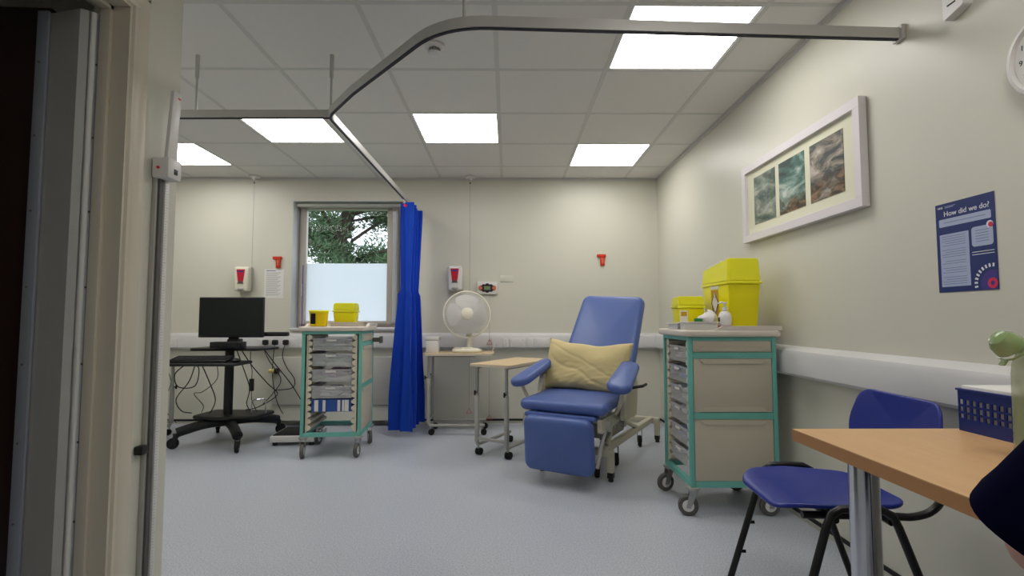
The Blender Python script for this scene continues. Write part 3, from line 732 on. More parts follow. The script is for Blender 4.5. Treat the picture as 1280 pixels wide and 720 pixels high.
# ---------------------------------------------------------------- medical trolleys
# local: x width, front at -y (y from 0 back to D)
TW, TD = .43, .455
def trolley(label, loc, rz, contents, cang):
    t = thing('medical_trolley', label, 'trolley', loc, rz, 'teal framed tray trolleys')
    z0, z1 = .145, .905; w = .024; x0, x1 = -TW / 2, TW / 2
    fr = MB()
    for x in (x0 + w / 2, x1 - w / 2):
        for y in (w / 2, TD - w / 2): fr.box((x, y, (z0 + z1) / 2), (w, w, z1 - z0), .004)
    for y in (w / 2, TD - w / 2):
        fr.b2(x0 + w, x1 - w, y - w / 2 + .001, y + w / 2 - .001, z0, z0 + .03); fr.b2(x0 + w, x1 - w, y - w / 2 + .001, y + w / 2 - .001, z1 - .02, z1)
    for x in (x0 + w / 2, x1 - w / 2):
        for za, zb in ((z0, z0 + .03), (.487, .52), (.795, .825), (z1 - .02, z1)): fr.b2(x - w / 2 + .001, x + w / 2 - .001, w, TD - w, za, zb)
    fr.build('frame', 'teal', t)
    for sx in (-1, 1):                     # side panels with recessed grips
        xo = sx * (TW / 2 - .008)
        for k, (za, zb) in enumerate(((.176, .486), (.521, .794), (.826, .884))):
            pm = MB().b2(xo - .004, xo + .004, w + .002, TD - w - .002, za, zb, .002)
            pn = pm.build('side_panel', 'panel', t)
            for zz, fl in (((zb - .016, 1),) if k == 0 else (((zb - .014, 1), (za + .016, -1)) if k == 1 else ((za + .02, -1),))):
                h = .013
                MB().prism([(w + .03, zz + fl * h), (TD - w - .03, zz + fl * h), (TD - w - .055, zz - fl * h), (w + .055, zz - fl * h)][::fl], sx * (TW / 2 - .0045), sx * (TW / 2 + .0015),
                           mtx=Matrix(((0, 0, 1, 0), (1, 0, 0, 0), (0, 1, 0, 0), (0, 0, 0, 1)))).build('grip_ledge', 'panel', pn)
        r = MB()                           # scalloped tray runners
        xi = sx * (TW / 2 - .045)
        n = 15; pts = []
        for k in range(n):
            zc = .185 + (z1 - .21 - .185 + .19) * (k + .5) / n; hh = .0235
            r.prism([(sx * -.0 , zc - hh), (-sx * .027, zc - hh * .4), (-sx * .027, zc + hh * .4), (0, zc + hh)][::1], .012, TD - .03,
                    mtx=Matrix(((1, 0, 0, xi), (0, 0, 1, 0), (0, 1, 0, 0), (0, 0, 0, 1))))
        r.b2(xi - .002, xi + sx * .01, .01, TD - .028, .178, z1 - .03)
        r.build('tray_runner', 'cream', t)
    # worktop with raised rim at the back half
    mb = MB(); mb.slab(rrect(TW + .05, TD + .05, .035, cx=0, cy=TD / 2), .034, .01, mtx=Matrix.Translation((0, 0, z1 + .018)))
    mb.build('worktop', 'worktop', t)
    def ridge(u, v): pass
    mb = MB(); X0, X1 = -TW / 2 - .022, TW / 2 + .022; Yb = TD + .022; zt = z1 + .035
    prof_ = [(.13, 0), (.175, .022), (Yb, .022), (Yb, 0)]
    for xa, xb in ((X0, X0 + .022), (X1 - .022, X1)): mb.prism(prof_, xa, xb, mtx=Matrix(((0, 0, 1, 0), (1, 0, 0, 0), (0, 1, 0, zt - .001), (0, 0, 0, 1))))
    mb.b2(X0 + .022, X1 - .022, Yb - .022, Yb, zt - .001, zt + .021)
    mb.build('raised_rim', 'worktop', t)
    for i, (x, y) in enumerate(((x0 + .02, .02), (x1 - .02, .02), (x1 - .02, TD - .02), (x0 + .02, TD - .02))):
        MB().cyl((x, y, .135), (x, y, .146), .034, seg=24).build('bumper', 'greymetal', t)
        caster(t, x, y, .136, .05, cang[i])
    # trays: (z, height, kind)
    for z, h, kind in contents:
        tx = TW / 2 - .074
        if kind == 'blue':
            m = MB(); mm = 'blue_tray'
        else: m = MB(); mm = 'clearplastic'
        tk = .003; ya, yb = .018, TD - .04
        m.b2(-tx, tx, ya, yb, z, z + tk).b2(-tx, tx, ya, ya + tk, z + tk, z + h).b2(-tx, tx, yb - tk, yb, z + tk, z + h).b2(-tx, -tx + tk, ya + tk, yb - tk, z + tk, z + h).b2(tx - tk, tx, ya + tk, yb - tk, z + tk, z + h)
        m.b2(-tx - .012, tx + .012, ya - .006, ya, z + h - .008, z + h).b2(-tx - .016, -tx, ya, yb, z + h - .006, z + h - .002).b2(tx, tx + .016, ya, yb, z + h - .006, z + h - .002)
        tr = m.build('storage_tray', mm, t)
        if kind == 'blue':
            for xx, ww in ((-.105, .028), (-.05, .02), (.055, .02), (.085, .014), (.11, .03)):
                MB().b2(xx - ww / 2, xx + ww / 2, ya - .0075, ya - .0062, z + .004, z + h - .003).build('white_label', 'label', tr)
        else:
            MB().b2(-.045, .03, ya - .0075, ya - .0062, z + h - .022, z + h - .009).build('white_label', 'label', tr)
    return t
def fill(t, contents, seed, cols):
    rnd = random.Random(seed)
    for z, h, kind in contents:
        m = {c: MB() for c in cols}
        for k in range(16):
            w_, d_, h_ = rnd.uniform(.05, .11), rnd.uniform(.05, .12), rnd.uniform(.008, .022)
            x = rnd.uniform(-TW / 2 + .062 + w_ / 2 + .02, TW / 2 - .062 - w_ / 2 - .02); y = rnd.uniform(.03 + d_ / 2, .36 - d_ / 2)
            zz = z + .006 + h_ / 2 + rnd.uniform(0, max(0, h * .62 - h_))
            m[rnd.choice(cols)].box((x, y, zz), (w_, d_, h_), .003, mtx=None)
        for c, q in m.items():
            if len(q.bm.verts) == 0: q.bm.free(); continue
            o = q.build('packet_pile', c, None); o.matrix_world = t.matrix_basis
            tag(o, {'packs': 'white sterile packets', 'packs_green': 'pale green packets', 'packs_pink': 'pink packets', 'packs_blue': 'blue packets'}[c] + ' heaped inside ' + WH[seed // 10] + TN[int(round((.86 - z) / .12)) if seed < 20 else int(round((.86 - z) / .11))], 'packets', group='packets in the trolley trays', kind='stuff')
WH = {1: 'the left trolley, ', 2: 'the right trolley, '}
TN = ['top tray', 'second tray', 'third tray', 'fourth tray', 'fifth tray', 'sixth tray', 'lowest tray']
cL = [(.765, .09, 'c'), (.652, .09, 'c'), (.538, .09, 'c'), (.418, .09, 'c'), (.322, .088, 'blue')]
trL = trolley('teal and cream trolley with clear trays standing before the window', (-1.285, 3.765, 0), R(4), cL, (R(-80), R(-95), R(-70), R(-100)))
cR = [(.765, .085, 'c'), (.655, .085, 'c'), (.545, .085, 'c'), (.44, .085, 'c'), (.33, .085, 'c'), (.22, .085, 'c')]
trR = trolley('teal and cream trolley with closed side panels against right wall', (.925, 2.85, 0), R(-90), cR, (R(-75), R(-105), R(-90), R(-80)))
trR.rotation_euler = (0, 0, R(-90))
hb = MB(); hb.b2(TW / 2, TW / 2 + .075, TD - .07, TD - .04, .81, .845, .004).b2(TW / 2 + .06, TW / 2 + .075, TD - .10, TD - .01, .80, .855, .003); hb.build('side_bracket', 'grey_rubber', trL)
bpy.context.view_layer.update()
# contents of trays, kept top-level
def fill2(t, contents, seed, cols, where):
    rnd = random.Random(seed)
    for q, (z, h, kind) in enumerate(contents):
        mm = cols[q % len(cols)]; mb = MB()
        for k in range(26):
            w_, d_, h_ = rnd.uniform(.05, .10), rnd.uniform(.05, .12), rnd.uniform(.008, .02)
            x = rnd.uniform(-.128 + w_ / 2, .128 - w_ / 2); y = rnd.uniform(.03 + d_ / 2, .38 - d_ / 2)
            zz = z + .006 + h_ / 2 + rnd.uniform(0, h * .92 - h_ - .004)
            mb.box((x, y, zz), (w_, d_, h_), .002, seg=1)
        o = mb.build('packet_heap', mm, None); o.matrix_world = t.matrix_basis.copy()
        tag(o, '%s lying in the %s tray from the top of %s' % ({'packs': 'white sterile packets', 'packs_green': 'pale green packets', 'packs_pink': 'pinkish packets', 'packs_blue': 'bluish packets'}[mm], ['first', 'second', 'third', 'fourth', 'fifth', 'sixth'][q], where), 'packets', kind='stuff')
trL_m = Matrix.Translation((-1.285, 3.765, 0)) @ Matrix.Rotation(R(4), 4, 'Z'); trR_m = Matrix.Translation((.925, 2.85, 0)) @ Matrix.Rotation(R(-90), 4, 'Z')
fill2(trL, cL[:4], 3, ['packs_green', 'packs_green', 'packs_pink', 'packs'], 'left trolley')
fill2(trR, cR, 4, ['packs', 'packs_blue', 'packs', 'packs', 'packs_blue', 'packs'], 'right trolley')

# ---------------------------------------------------------------- sharps bins and trolley-top things
ZT = .9405
def sharps(label, loc, rz, w, d, h, lidh, mt='yellow', lab=True, slope=0):
    t = thing('sharps_bin', label, 'sharps bin', loc, rz)
    MB().box((0, 0, h / 2), (w * .86, d * .86, h), .012, taper=(1.16, 1.16)).build('body', mt, t)
    mb = MB(); mb.box((0, 0, h + .005), (w * 1.04, d * 1.04, .014), .004)
    mb.build('rim', 'yellow2', t)
    L = MB(); hh = h + .012
    a = [(-w / 2, -d / 2), (w / 2, -d / 2), (w / 2, d / 2), (-w / 2, d / 2)]
    v0 = [L.bm.verts.new((x, y, hh)) for x, y in a]
    v1 = [L.bm.verts.new((x * .93, y * .95, hh + lidh * (1 if y < 0 else 1 - slope))) for x, y in a]
    for k in range(4): L.bm.faces.new((v0[k], v0[(k + 1) % 4], v1[(k + 1) % 4], v1[k]))
    L.bm.faces.new(v1); L.bm.faces.new(v0[::-1]); bmesh.ops.bevel(L.bm, geom=L.bm.edges[:], offset=.006, segments=2, affect='EDGES')
    L.build('lid', 'yellow2', t)
    return t
big = sharps('large yellow sharps bin on the right trolley against the wall', (1.255, 2.885, ZT), 0, .175, .37, .245, .125, slope=.30)
MB().box((-.02, .03, .0), (.10, .20, .012), .004, mtx=Matrix.Translation((0, .03, .245 + .012 + .110)) @ Matrix.Rotation(R(-5.8), 4, 'X')).build('aperture_flap', 'label', big)
lb = MB().box((0, 0, 0), (.001, .10, .15), mtx=Matrix.Translation((-.083, .0, .145)) @ Matrix.Rotation(R(-2.6), 4, 'Y')).build('warning_label', 'label_or', big)
mb = MB(); mb.prism([(-.045, 0), (0, -.065), (.045, 0), (0, .065)], 0, .0008, mtx=Matrix.Translation((-.0845, .0, .145)) @ Matrix.Rotation(R(-2.6), 4, 'Y') @ Matrix(((0, 0, -1, 0), (1, 0, 0, 0), (0, 1, 0, 0), (0, 0, 0, 1)))); mb.build('diamond', 'label', lb)
mb = MB(); mb.tube([(-.086, y, z) for y, z in ((-.045, .145), (0, .08), (.045, .145), (0, .21))], .0022, seg=4, closed=True); mb.build('diamond_outline', 'label_dk', lb)
mb = MB(); mb.box((-.087, 0, .232), (.001, .115, .018), mtx=None); mb.build('label_header', 'label', lb)
mb = MB(); mb.tube([(-.087, y, z) for y, z in ((-.018, .178), (0, .198), (.018, .178))], .0015, seg=4, closed=True); mb.build('hazard_mark', 'label_dk', lb)
sm = sharps('smaller yellow sharps bin behind the trays on the right trolley', (1.055, 3.0, ZT), 0, .155, .13, .12, .055, slope=.1)
lbs = MB().box((-.045, -.0635, .07), (.045, .001, .07)).build('warning_label', 'label', sm); MB().box((-.045, -.0645, .085), (.034, .0008, .025)).build('ochre_mark', 'label_or', lbs)
def onL(x, y): v = trL_m @ Vector((x, y, 0)); return (v.x, v.y, ZT)
t = thing('sharps_bin', 'small orange-yellow sharps bin at left of the left trolley top', 'sharps bin', onL(-.115, .06), 0)
MB().lathe([(.052, 0), (.060, .005), (.067, .105), (.0, .105)], seg=36).build('body', 'yellow3', t)
MB().lathe([(.070, .103), (.072, .112), (.068, .120), (.0, .120)], seg=36).build('lid', 'yellow2', t)
mb = MB(); mb.grid(8, 2, lambda u, v: (.0665 * math.cos(R(-128 + 38 * u)), .0665 * math.sin(R(-128 + 38 * u)), .02 + .075 * v)); bmesh.ops.solidify(mb.bm, geom=mb.bm.faces[:], thickness=.001)
lb = mb.build('warning_label', 'label_dk', t)
t = thing('papery_tray', 'shallow white plastic tray on left trolley top under a sharps bin', 'tray', onL(.085, .15))
def tray(t, w, d, h, m='white'):
    mb = MB(); k = .003
    mb.b2(-w / 2, w / 2, -d / 2, d / 2, 0, k).b2(-w / 2, w / 2, -d / 2, -d / 2 + k, k, h).b2(-w / 2, w / 2, d / 2 - k, d / 2, k, h).b2(-w / 2, -w / 2 + k, -d / 2 + k, d / 2 - k, k, h).b2(w / 2 - k, w / 2, -d / 2 + k, d / 2 - k, k, h)
    mb.build('tray_body', m, t); mb = MB()
    for s in (-1, 1): mb.b2(-w / 2 - .012, w / 2 + .012, s * d / 2 - .006 + s * .006, s * d / 2 + .006 + s * .006, h - .004, h, .0).b2(s * w / 2 - .006 + s * .006, s * w / 2 + .006 + s * .006, -d / 2, d / 2, h - .004, h)
    mb.build('tray_rim', m, t)
t.name = 'plastic_tray'; tray(t, .22, .2, .032, 'worktop')
p_ = onL(.06, .16); b2 = sharps('yellow lidded sharps bin in the white tray on left trolley', (p_[0], p_[1], ZT + .0035), 0, .165, .13, .105, .055)
# right trolley top tray things
for i, (x, y, rz, lb_) in enumerate(((.958, 2.845, 2, 'white procedure tray at the front left corner of right trolley'), (1.02, 2.715, -3, 'white procedure tray nearest the viewer on right trolley'))):
    t = thing('procedure_tray', lb_, 'tray', (x, y, ZT + (0 if i == 0 else .0)), R(rz), 'procedure trays on the right trolley')
    if i == 0: tray(t, .085, .145, .034, 'paper')
    else:
        t.location = (1.006, 2.704, ZT); tray(t, .165, .095, .042, 'paper')
mb = MB()
mb.tube([(1.005, 2.752, ZT + .051), (1.045, 2.757, ZT + .051)], .009, seg=10)
tag(mb.build('green_cap', 'green', None), 'small green cap lying over the white procedure tray', 'cap')
def glove(u, v):
    a = u * 2 * PI; ph = (v - .5) * PI; r = 1 + .28 * noise.noise(Vector((math.cos(a) * 2, math.sin(a) * 2, v * 4)))
    return (1.095 + .052 * r * math.cos(ph) * math.cos(a), 2.81 + .05 * r * math.cos(ph) * math.sin(a), ZT + .052 + .044 * math.sin(ph) * (1 + .3 * math.cos(a)))
mb = MB(); mb.grid(30, 16, glove, closed=True)
tag(mb.build('crumpled_wipes', 'tissue'), 'crumpled white wipes beside the pump bottle on right trolley', 'wipes')
t = thing('pump_bottle', 'clear hand gel pump bottle with pink label on right trolley', 'pump bottle', (1.145, 2.70, ZT))
MB().lathe([(.026, 0), (.032, .004), (.034, .03), (.034, .065), (.026, .088), (.013, .098), (.013, .104)]).build('bottle', 'white', t)
lt = MB().lathe([(.0345, .004), (.0350, .022), (.0350, .023), (.0345, .0232)][:3], caps=False).build('label_band', 'pinklabel', t)
MB().cyl((0, 0, .102), (0, 0, .118), .016).cyl((0, 0, .118), (0, 0, .138), .006).cyl((0, 0, .136), (0, 0, .146), .011).tube([(0, 0, .142), (-.02, 0, .144), (-.034, 0, .138)], .005, seg=8).build('pump_head', 'white', t)
MB().box((-.034, -.006, .05), (.001, .02, .03)).build('text_patch', 'label_dk', t)

# ---------------------------------------------------------------- overbed tables
def overbed(label, loc, rz, ht, L=.62, Wd=.36):
    t = thing('overbed_table', label, 'overbed table', loc, rz, 'wheeled overbed tables')
    out = rpoly([(-.03, -Wd / 2), (L - .03, -Wd / 2), (L - .03, Wd / 2), (-.03, Wd / 2)], .03)
    mb = MB(); mb.prism(out, ht - .018, ht); mb.build('table_top', 'oak', t)
    mb = MB(); o2 = rpoly([(-.034, -Wd / 2 - .004), (L - .026, -Wd / 2 - .004), (L - .026, Wd / 2 + .004), (-.034, Wd / 2 + .004)], .034)
    mb.prism(o2, ht - .020, ht - .003); mb.build('edging', 'oak_edge', t)
    for s in (-1, 1):
        y = s * .125
        MB().b2(0, .028, y - .014, y + .014, .10, ht - .22, .004).build('post', 'greymetal', t)
        MB().b2(.004, .024, y - .010, y + .010, ht - .22, ht - .03, .003).build('inner_post', 'steel', t)
        MB().tube([(.014, y, .115), (.014, y, .108), (.03, y, .085), (.06, y, .08), (.50, y, .08)], .0125, seg=10, smooth=4).build('runner', 'greymetal', t)
        MB().b2(.0, .42, y - .01, y + .01, ht - .034, ht - .0205).build('top_bracket', 'greymetal', t)
        k = MB(); k.cyl((0, y, ht - .21), (-.012, y, ht - .21), .006); k.box((-.018, y, ht - .21), (.012, .012, .036), .004); k.build('clamp_knob', 'black', t)
        MB().sph((.014, y - s * 0, ht - .03), .010).build('end_plug', 'black', t)
        for xx in (.03, .48):
            mb = MB(); mb.cyl((xx, y, .05), (xx, y, .072), .008)
            cs = mb.build('caster', 'steel', t)
            MB().lathe([(.012, -.020), (.024, -.021), (.026, -.014), (.026, -.004), (.02, 0), (.026, .004), (.026, .014), (.024, .021), (.012, .020)], mtx=Matrix.Translation((xx + .012, y, .0262)) @ Matrix.Rotation(PI / 2, 4, 'X')).build('wheel', 'black_matt', cs)
    MB().b2(.004, .024, -.112, .112, .115, .135, .002).build('cross_bar', 'greymetal', t)
    return t
overbed('light oak overbed table carrying the fan, beside the curtain', (-.70, 4.60, 0), 0, .70, L=.60, Wd=.38)
overbed('light oak overbed table standing left of the blue recliner', (-.125, 3.735, 0), R(60), .668, L=.72, Wd=.34)
overbed('light wood topped table at far left behind the computer cart', (-2.875, 4.35, 0), PI, .62, L=.65, Wd=.38)

# fan
fx, fy, fz = -.365, 4.57, .70
t = thing('desk_fan', 'cream desk fan with round wire cage on overbed table', 'fan', (fx, fy, fz))
mb = MB(); mb.slab(rrect(.26, .19, .07), .03, .012, dome=.014, mtx=Matrix.Translation((0, 0, .0155))); mb.build('base', 'ivory', t)
MB().box((-.075, -.05, .038), (.07, .04, .012), .004).build('control_buttons', 'cream', t)
MB().tube([(.02, .01, .035), (.02, .012, .10), (.015, .03, .20), (.01, .04, .30)], .026, seg=14, smooth=5).build('neck', 'ivory', t)
ft = Matrix.Translation((0, -.02, .335)) @ Matrix.Rotation(R(8), 4, 'Z') @ Matrix.Rotation(R(90 - 6), 4, 'X')   # local z -> toward camera
RF = .205
MB().lathe([(.02, -.135), (.05, -.13), (.058, -.06), (.05, -.045), (.02, -.044)], mtx=ft).build('motor_housing', 'ivory', t)
cg = MB()
for k in range(100):
    a = 2 * PI * k / 100
    pts = []
    for r, z in ((.05, .052), (.12, .05), (.170, .036), (.193, .018), (RF, 0)): pts.append((r * math.cos(a + .25 * (1 - r / RF)), r * math.sin(a + .25 * (1 - r / RF)), z))
    cg.tube(pts, .0016, seg=4, mtx=ft)
for r, z in ((.11, .0505), (.16, .034)): cg.tube([(r * math.cos(2 * PI * k / 60), r * math.sin(2 * PI * k / 60), z) for k in range(60)], .0011, seg=4, closed=True, mtx=ft)
cg.build('front_cage', 'white', t)
cg = MB()
for k in range(48):
    a = 2 * PI * k / 48
    cg.tube([(r * math.cos(a), r * math.sin(a), z) for r, z in ((.05, -.05), (.13, -.045), (.185, -.03), (RF, -.004))], .0011, seg=4, mtx=ft)
cg.build('rear_cage', 'ivory', t)
MB().tube([(RF * math.cos(2 * PI * k / 64), RF * math.sin(2 * PI * k / 64), 0) for k in range(64)], .008, seg=10, closed=True, mtx=ft).build('rim', 'ivory', t)
MB().lathe([(0.001, .068), (.034, .066), (.052, .058), (.055, .048), (.04, .046)], mtx=ft).build('badge', 'ivory', t)
bl = MB()
for k in range(4):
    a0 = 2 * PI * k / 4
    def bf(u, v):
        r = .03 + .145 * u; w_ = (.35 + .5 * math.sin(u * PI * .8)) ; a = a0 + (v - .5) * w_ * 1.9; return ft @ Vector((r * math.cos(a), r * math.sin(a), .005 + .03 * (v - .5)))
    bl.grid(8, 8, bf)
bl.build('blades', 'white', t)
MB().lathe([(.002, .035), (.03, .03), (.032, -.02), (.002, -.02)], mtx=ft).build('blade_hub', 'white', t)
tag(MB().tube([(fx + .06, fy + .1, .72), (fx + .14, fy + .16, .705), (fx + .19, fy + .24, .66), (fx + .23, fy + .295, .72), (fx + .26, fy + .29, .76)], .003, seg=6, smooth=6).build('fan_cable', 'cream'), 'cream cable running from the fan base to the wall socket', 'cable')
t = thing('tissue_box', 'plain white box with lid on the overbed table by curtain', 'box', (-.665, 4.56, .70))
MB().box((0, 0, .055), (.11, .11, .11), .004).build('carton', 'white', t); MB().box((0, 0, .125), (.12, .12, .028), .004).build('lid', 'white', t)

# ---------------------------------------------------------------- recliner
rc = thing('treatment_recliner', 'blue vinyl treatment recliner on beige wheeled base with raised footrest', 'recliner', (.307, 3.11, 0), R(-30))
# local: x = across, y = backwards, origin under seat front
mb = MB(); mb.slab(rpoly([(-.285, 0), (.285, 0), (.275, .52), (-.275, .52)], [.05, .05, .08, .08]), .066, .03, dome=.012, mtx=Matrix.Translation((0, 0, .462)) @ Matrix.Rotation(R(3), 4, 'X') @ Matrix.Translation((0, 0, 0)))
mb.build('seat', 'blue_vinyl', rc)
mb = MB(); mb.slab(rpoly([(-.275, 0), (.275, 0), (.238, .83), (-.238, .83)], [.05, .05, .06, .06]), .085, .036, dome=.014, mtx=Matrix.Translation((.012, .475, .47)) @ Matrix.Rotation(R(2.5), 4, 'Y') @ Matrix.Rotation(R(56), 4, 'X') @ Matrix.Translation((0, 0, -.0)))
mb.build('backrest', 'blue_vinyl', rc)
mb = MB(); mb.slab(rpoly([(-.222, 0), (.222, 0), (.222, .33), (-.222, .33)], [.05] * 4), .085, .036, dome=.012, mtx=Matrix.Translation((0, .0, .085)) @ Matrix.Rotation(R(94), 4, 'X') @ Matrix.Translation((0, 0, 0)))
mb.build('footrest', 'blue_vinyl', rc)
mb = MB(); mb.box((0, .03, .412), (.46, .10, .03), .012); mb.build('knee_roll', 'blue_vinyl', rc)
for s in (-1, 1):
    out = rpoly([(-.078, 0), (.078, 0), (.060, .44), (-.060, .44)], [.07, .07, .05, .05])
    mb = MB(); mb.slab(out, .055, .025, dome=.010, mtx=Matrix.Translation((s * .335, .07, .578)) @ Matrix.Rotation(R(15), 4, 'X') @ Matrix.Rotation(R(s * 10), 4, 'Y') @ Matrix.Rotation(R(s * 5), 4, 'Z'))
    ar = mb.build('armrest', 'blue_vinyl', rc)
    MB().tube([(s * .34, .16, .585), (s * .335, .17, .54), (s * .31, .20, .47), (s * .28, .22, .42)], .012, seg=10, smooth=5).build('arm_support', 'beigemetal', ar)
    mb = MB(); mb.prism(rpoly([(.28, .36), (.56, .36), (.60, .56), (.50, .66), (.36, .60)], .03), s * .297 - .014, s * .297 + .014, mtx=Matrix(((0, 0, 1, 0), (1, 0, 0, 0), (0, 1, 0, 0), (0, 0, 0, 1))))
    mb.build('side_cover', 'beigemetal', rc)
    MB().tube([(s * .31, .46, .55), (s * .37, .50, .56), (s * .375, .56, .565)], .010, seg=8).build('release_lever', 'black', rc)
    # base rail, mechanism
    MB().b2(s * .185 - .02, s * .185 + .02, .20, 1.42, .155, .20, .006).build('base_rail', 'beigemetal', rc)
    MB().tube([(s * .19, .30, .20), (s * .19, .55, .40)], .016, seg=10).tube([(s * .19, .95, .20), (s * .19, .35, .39)], .016, seg=10).build('lift_link', 'beigemetal', rc)
    mb = MB(); mb.prism(rpoly([(.02, .33), (.16, .33), (.52, .37), (.52, .41), (.02, .41)], .01), s * .245 - .012, s * .245 + .012, mtx=Matrix(((0, 0, 1, 0), (1, 0, 0, 0), (0, 1, 0, 0), (0, 0, 0, 1)))); mb.build('seat_bracket', 'beigemetal', rc)
    mb = MB(); mb.cyl((s * .235, .13, .36), (s * .278, .13, .36), .035).cyl((s * .235, .42, .33), (s * .275, .42, .33), .028); mb.build('pivot', 'greymetal', rc)
    MB().tube([(s * .25, .13, .36), (s * .24, .06, .25), (s * .225, .03, .13)], .012, seg=8).build('footrest_arm', 'greymetal', rc)
    MB().tube([(s * .2, .52, .40), (s * .21, .72, .60), (s * .2, .80, .86)], .014, seg=8, smooth=3).build('back_strut', 'beigemetal', rc)
for y in (.245, 1.40):
    MB().b2(-.255, .255, y - .022, y + .022, .150, .196, .006).build('cross_member', 'beigemetal', rc)
    for s in (-1, 1):
        ft_ = MB().b2(s * .235 - .02, s * .235 + .02, y - .02, y + .02, .055, .152, .003).build('foot_post', 'beigemetal', rc)
        MB().b2(s * .235 - .018, s * .235 + .018, y - .018, y + .018, .022, .055).cyl((s * .235, y, 0), (s * .235, y, .022), .016).build('foot_pad', 'black', ft_)
mb = MB(); mb.b2(-.15, .15, .45, .80, .20, .30, .01).cyl((0, .3, .3), (0, .9, .3), .03); mb.build('actuator', 'greymetal', rc)
for x, y, a in ((.14, .62, R(-60)), (-.14, .62, R(-80)), (.12, .30, R(-60)), (.14, 1.22, R(-70)), (-.14, 1.22, R(-110))):
    caster(rc, x, y, .154, .042, a, 'black_matt', 'black')
# pillow
def pillow(u, v, sg):
    x = (u - .5) * 2; y = (v - .5) * 2
    ex = max(0, 1 - abs(x) ** 3.2); ey = max(0, 1 - abs(y) ** 3.0)
    th = .072 * (ex * ey) ** .5
    X = x * .305 * (1 - .045 * (1 - abs(y)) ** 1 * 0 - .05 * (1 - y * y) * abs(x) ** 4); Y = y * .185 * (1 - .09 * (1 - x * x) * abs(y) ** 4)
    d1 = x * .55 + y * .85 + .25 * noise.noise(Vector((x * 1.3, y * 1.3, 5)))
    nz = noise.noise(Vector((x * 1.3 + 3, y * 1.3, 2.2))) * .018
    for c0, w0, a0 in ((-.30, .05, -.009), (.14, .035, -.007)): nz += a0 * math.exp(-((d1 - c0) / w0) ** 2) * (.4 + .6 * max(0, noise.noise(Vector((x * 1.1 + c0 * 9, y, 3))) + .5))
    d2 = x * .8 - y * .5
    nz += -.010 * math.exp(-((d2 + .35) / .06) ** 2) * max(0, -y + .2)
    nz += .008 * abs(noise.noise(Vector((x * 4 - y * 3, y * 5 + 8, 1)))) * max(0, .5 - y)
    Y += .012 * noise.noise(Vector((x * 2, y, 7))) - .018 * (1 - x * x) * (1 if y > 0 else -.6) * abs(y)
    return Vector((X, Y, sg * th + (nz * (ex * ey) ** .4 if sg > 0 else 0)))
mb = MB()
for sg in (1, -1): mb.grid(70, 48, lambda u, v: pillow(u, v, sg))
bmesh.ops.remove_doubles(mb.bm, verts=mb.bm.verts[:], dist=.0008)
M['pillow'] = mat('pillow_cover', rgb(204, 187, 136), .6, bump=.15, bscale=30)
pl = mb.build('pillow', 'pillow', smooth=80)
pl.matrix_world = Matrix.Translation((.307, 3.11, 0)) @ Matrix.Rotation(R(-30), 4, 'Z') @ Matrix.Translation((-.005, .462, .672)) @ Matrix.Rotation(R(2), 4, 'Y') @ Matrix.Rotation(R(70), 4, 'X')
tag(pl, 'creased mustard yellow pillow propped on the blue recliner', 'pillow')

# ---------------------------------------------------------------- computer cart
cc = thing('computer_cart', 'black wheeled computer cart with two shelves, left of the window', 'computer cart', (-2.27, 4.22, 0), R(0))
MB().cyl((0, 0, .19), (0, 0, .74), .034, seg=24).build('column', 'black', cc)
mb = MB()
for ex, ey in ((-.28, -.20), (.24, -.30), (.26, .33), (-.26, .33)):
    mb.tube([(0, 0, .17), (ex * .45, ey * .45, .165), (ex * .85, ey * .85, .135), (ex, ey, .12)], .037, seg=12, smooth=5, flat=1.0)
mb.build('base_legs', 'black', cc)
mb = MB(); mb.slab(rpoly([(-.25, -.10), (-.03, -.18), (.27, -.12), (.32, .16), (-.22, .20)], .05), .026, .01, mtx=Matrix.Translation((0.0, .02, .215))); mb.build('lower_shelf', 'black', cc)
for (ex, ey), a in zip(((-.28, -.20), (.24, -.30), (.26, .33), (-.26, .33)), (R(200), R(-70), R(20), R(120))):
    caster(cc, ex, ey, .115, .042, a, 'black_matt', 'black')
mb = MB(); mb.slab(rpoly([(-.29, -.17), (.27, -.17), (.33, .10), (.22, .17), (-.2, .17), (-.29, .08)], .05), .022, .009, mtx=Matrix.Translation((.01, .06, .752))); mb.build('upper_shelf', 'black', cc)
mb = MB(); mb.slab(rrect(.60, .30, .05), .022, .009, mtx=Matrix.Translation((-.07, -.20, .652))); mb.build('keyboard_shelf', 'black', cc)
MB().b2(-.04, .04, -.10, .02, .625, .642).build('shelf_bracket', 'black', cc)
mb = MB(); mb.tube([(.20, -.02, .225), (.20, -.02, .325), (.215, -.01, .34), (.27, .03, .345), (.285, .04, .33), (.285, .04, .225)], .005, seg=8); mb.build('wire_handle', 'chrome', cc)
t = thing('monitor', 'wide black computer monitor with dark screen on cart', 'monitor', (-2.235, 4.17, .7640))
mb = MB(); mb.box((0, 0, .245), (.52, .030, .325), .006); mb.build('bezel', 'black', t)
MB().box((0, -.0155, .25), (.500, .002, .295)).build('screen', 'screen', t)
MB().box((0, .04, .15), (.075, .04, .20), .01).build('stand_neck', 'black', t)
MB().b2(.08, .43, .03, .10, .090, .125, .01).build('speaker_bar', 'black', t)
MB().box((.0, .06, .0415), (.09, .09, .06), .01).build('stand_foot', 'black', t)
t = thing('mini_computer', 'small flat black computer unit under the monitor', 'computer', (-2.215, 4.17, .7635)); t.location = (-2.225, 4.11, .7635)
MB().box((0, 0, .026), (.24, .10, .05), .004).build('case', 'black', t); MB().box((.03, -.051, .03), (.14, .002, .02)).build('front_vent', 'screen', t)
t = thing('keyboard', 'black keyboard on the lower cart shelf', 'keyboard', (-2.36, 3.99, .6635), R(3))
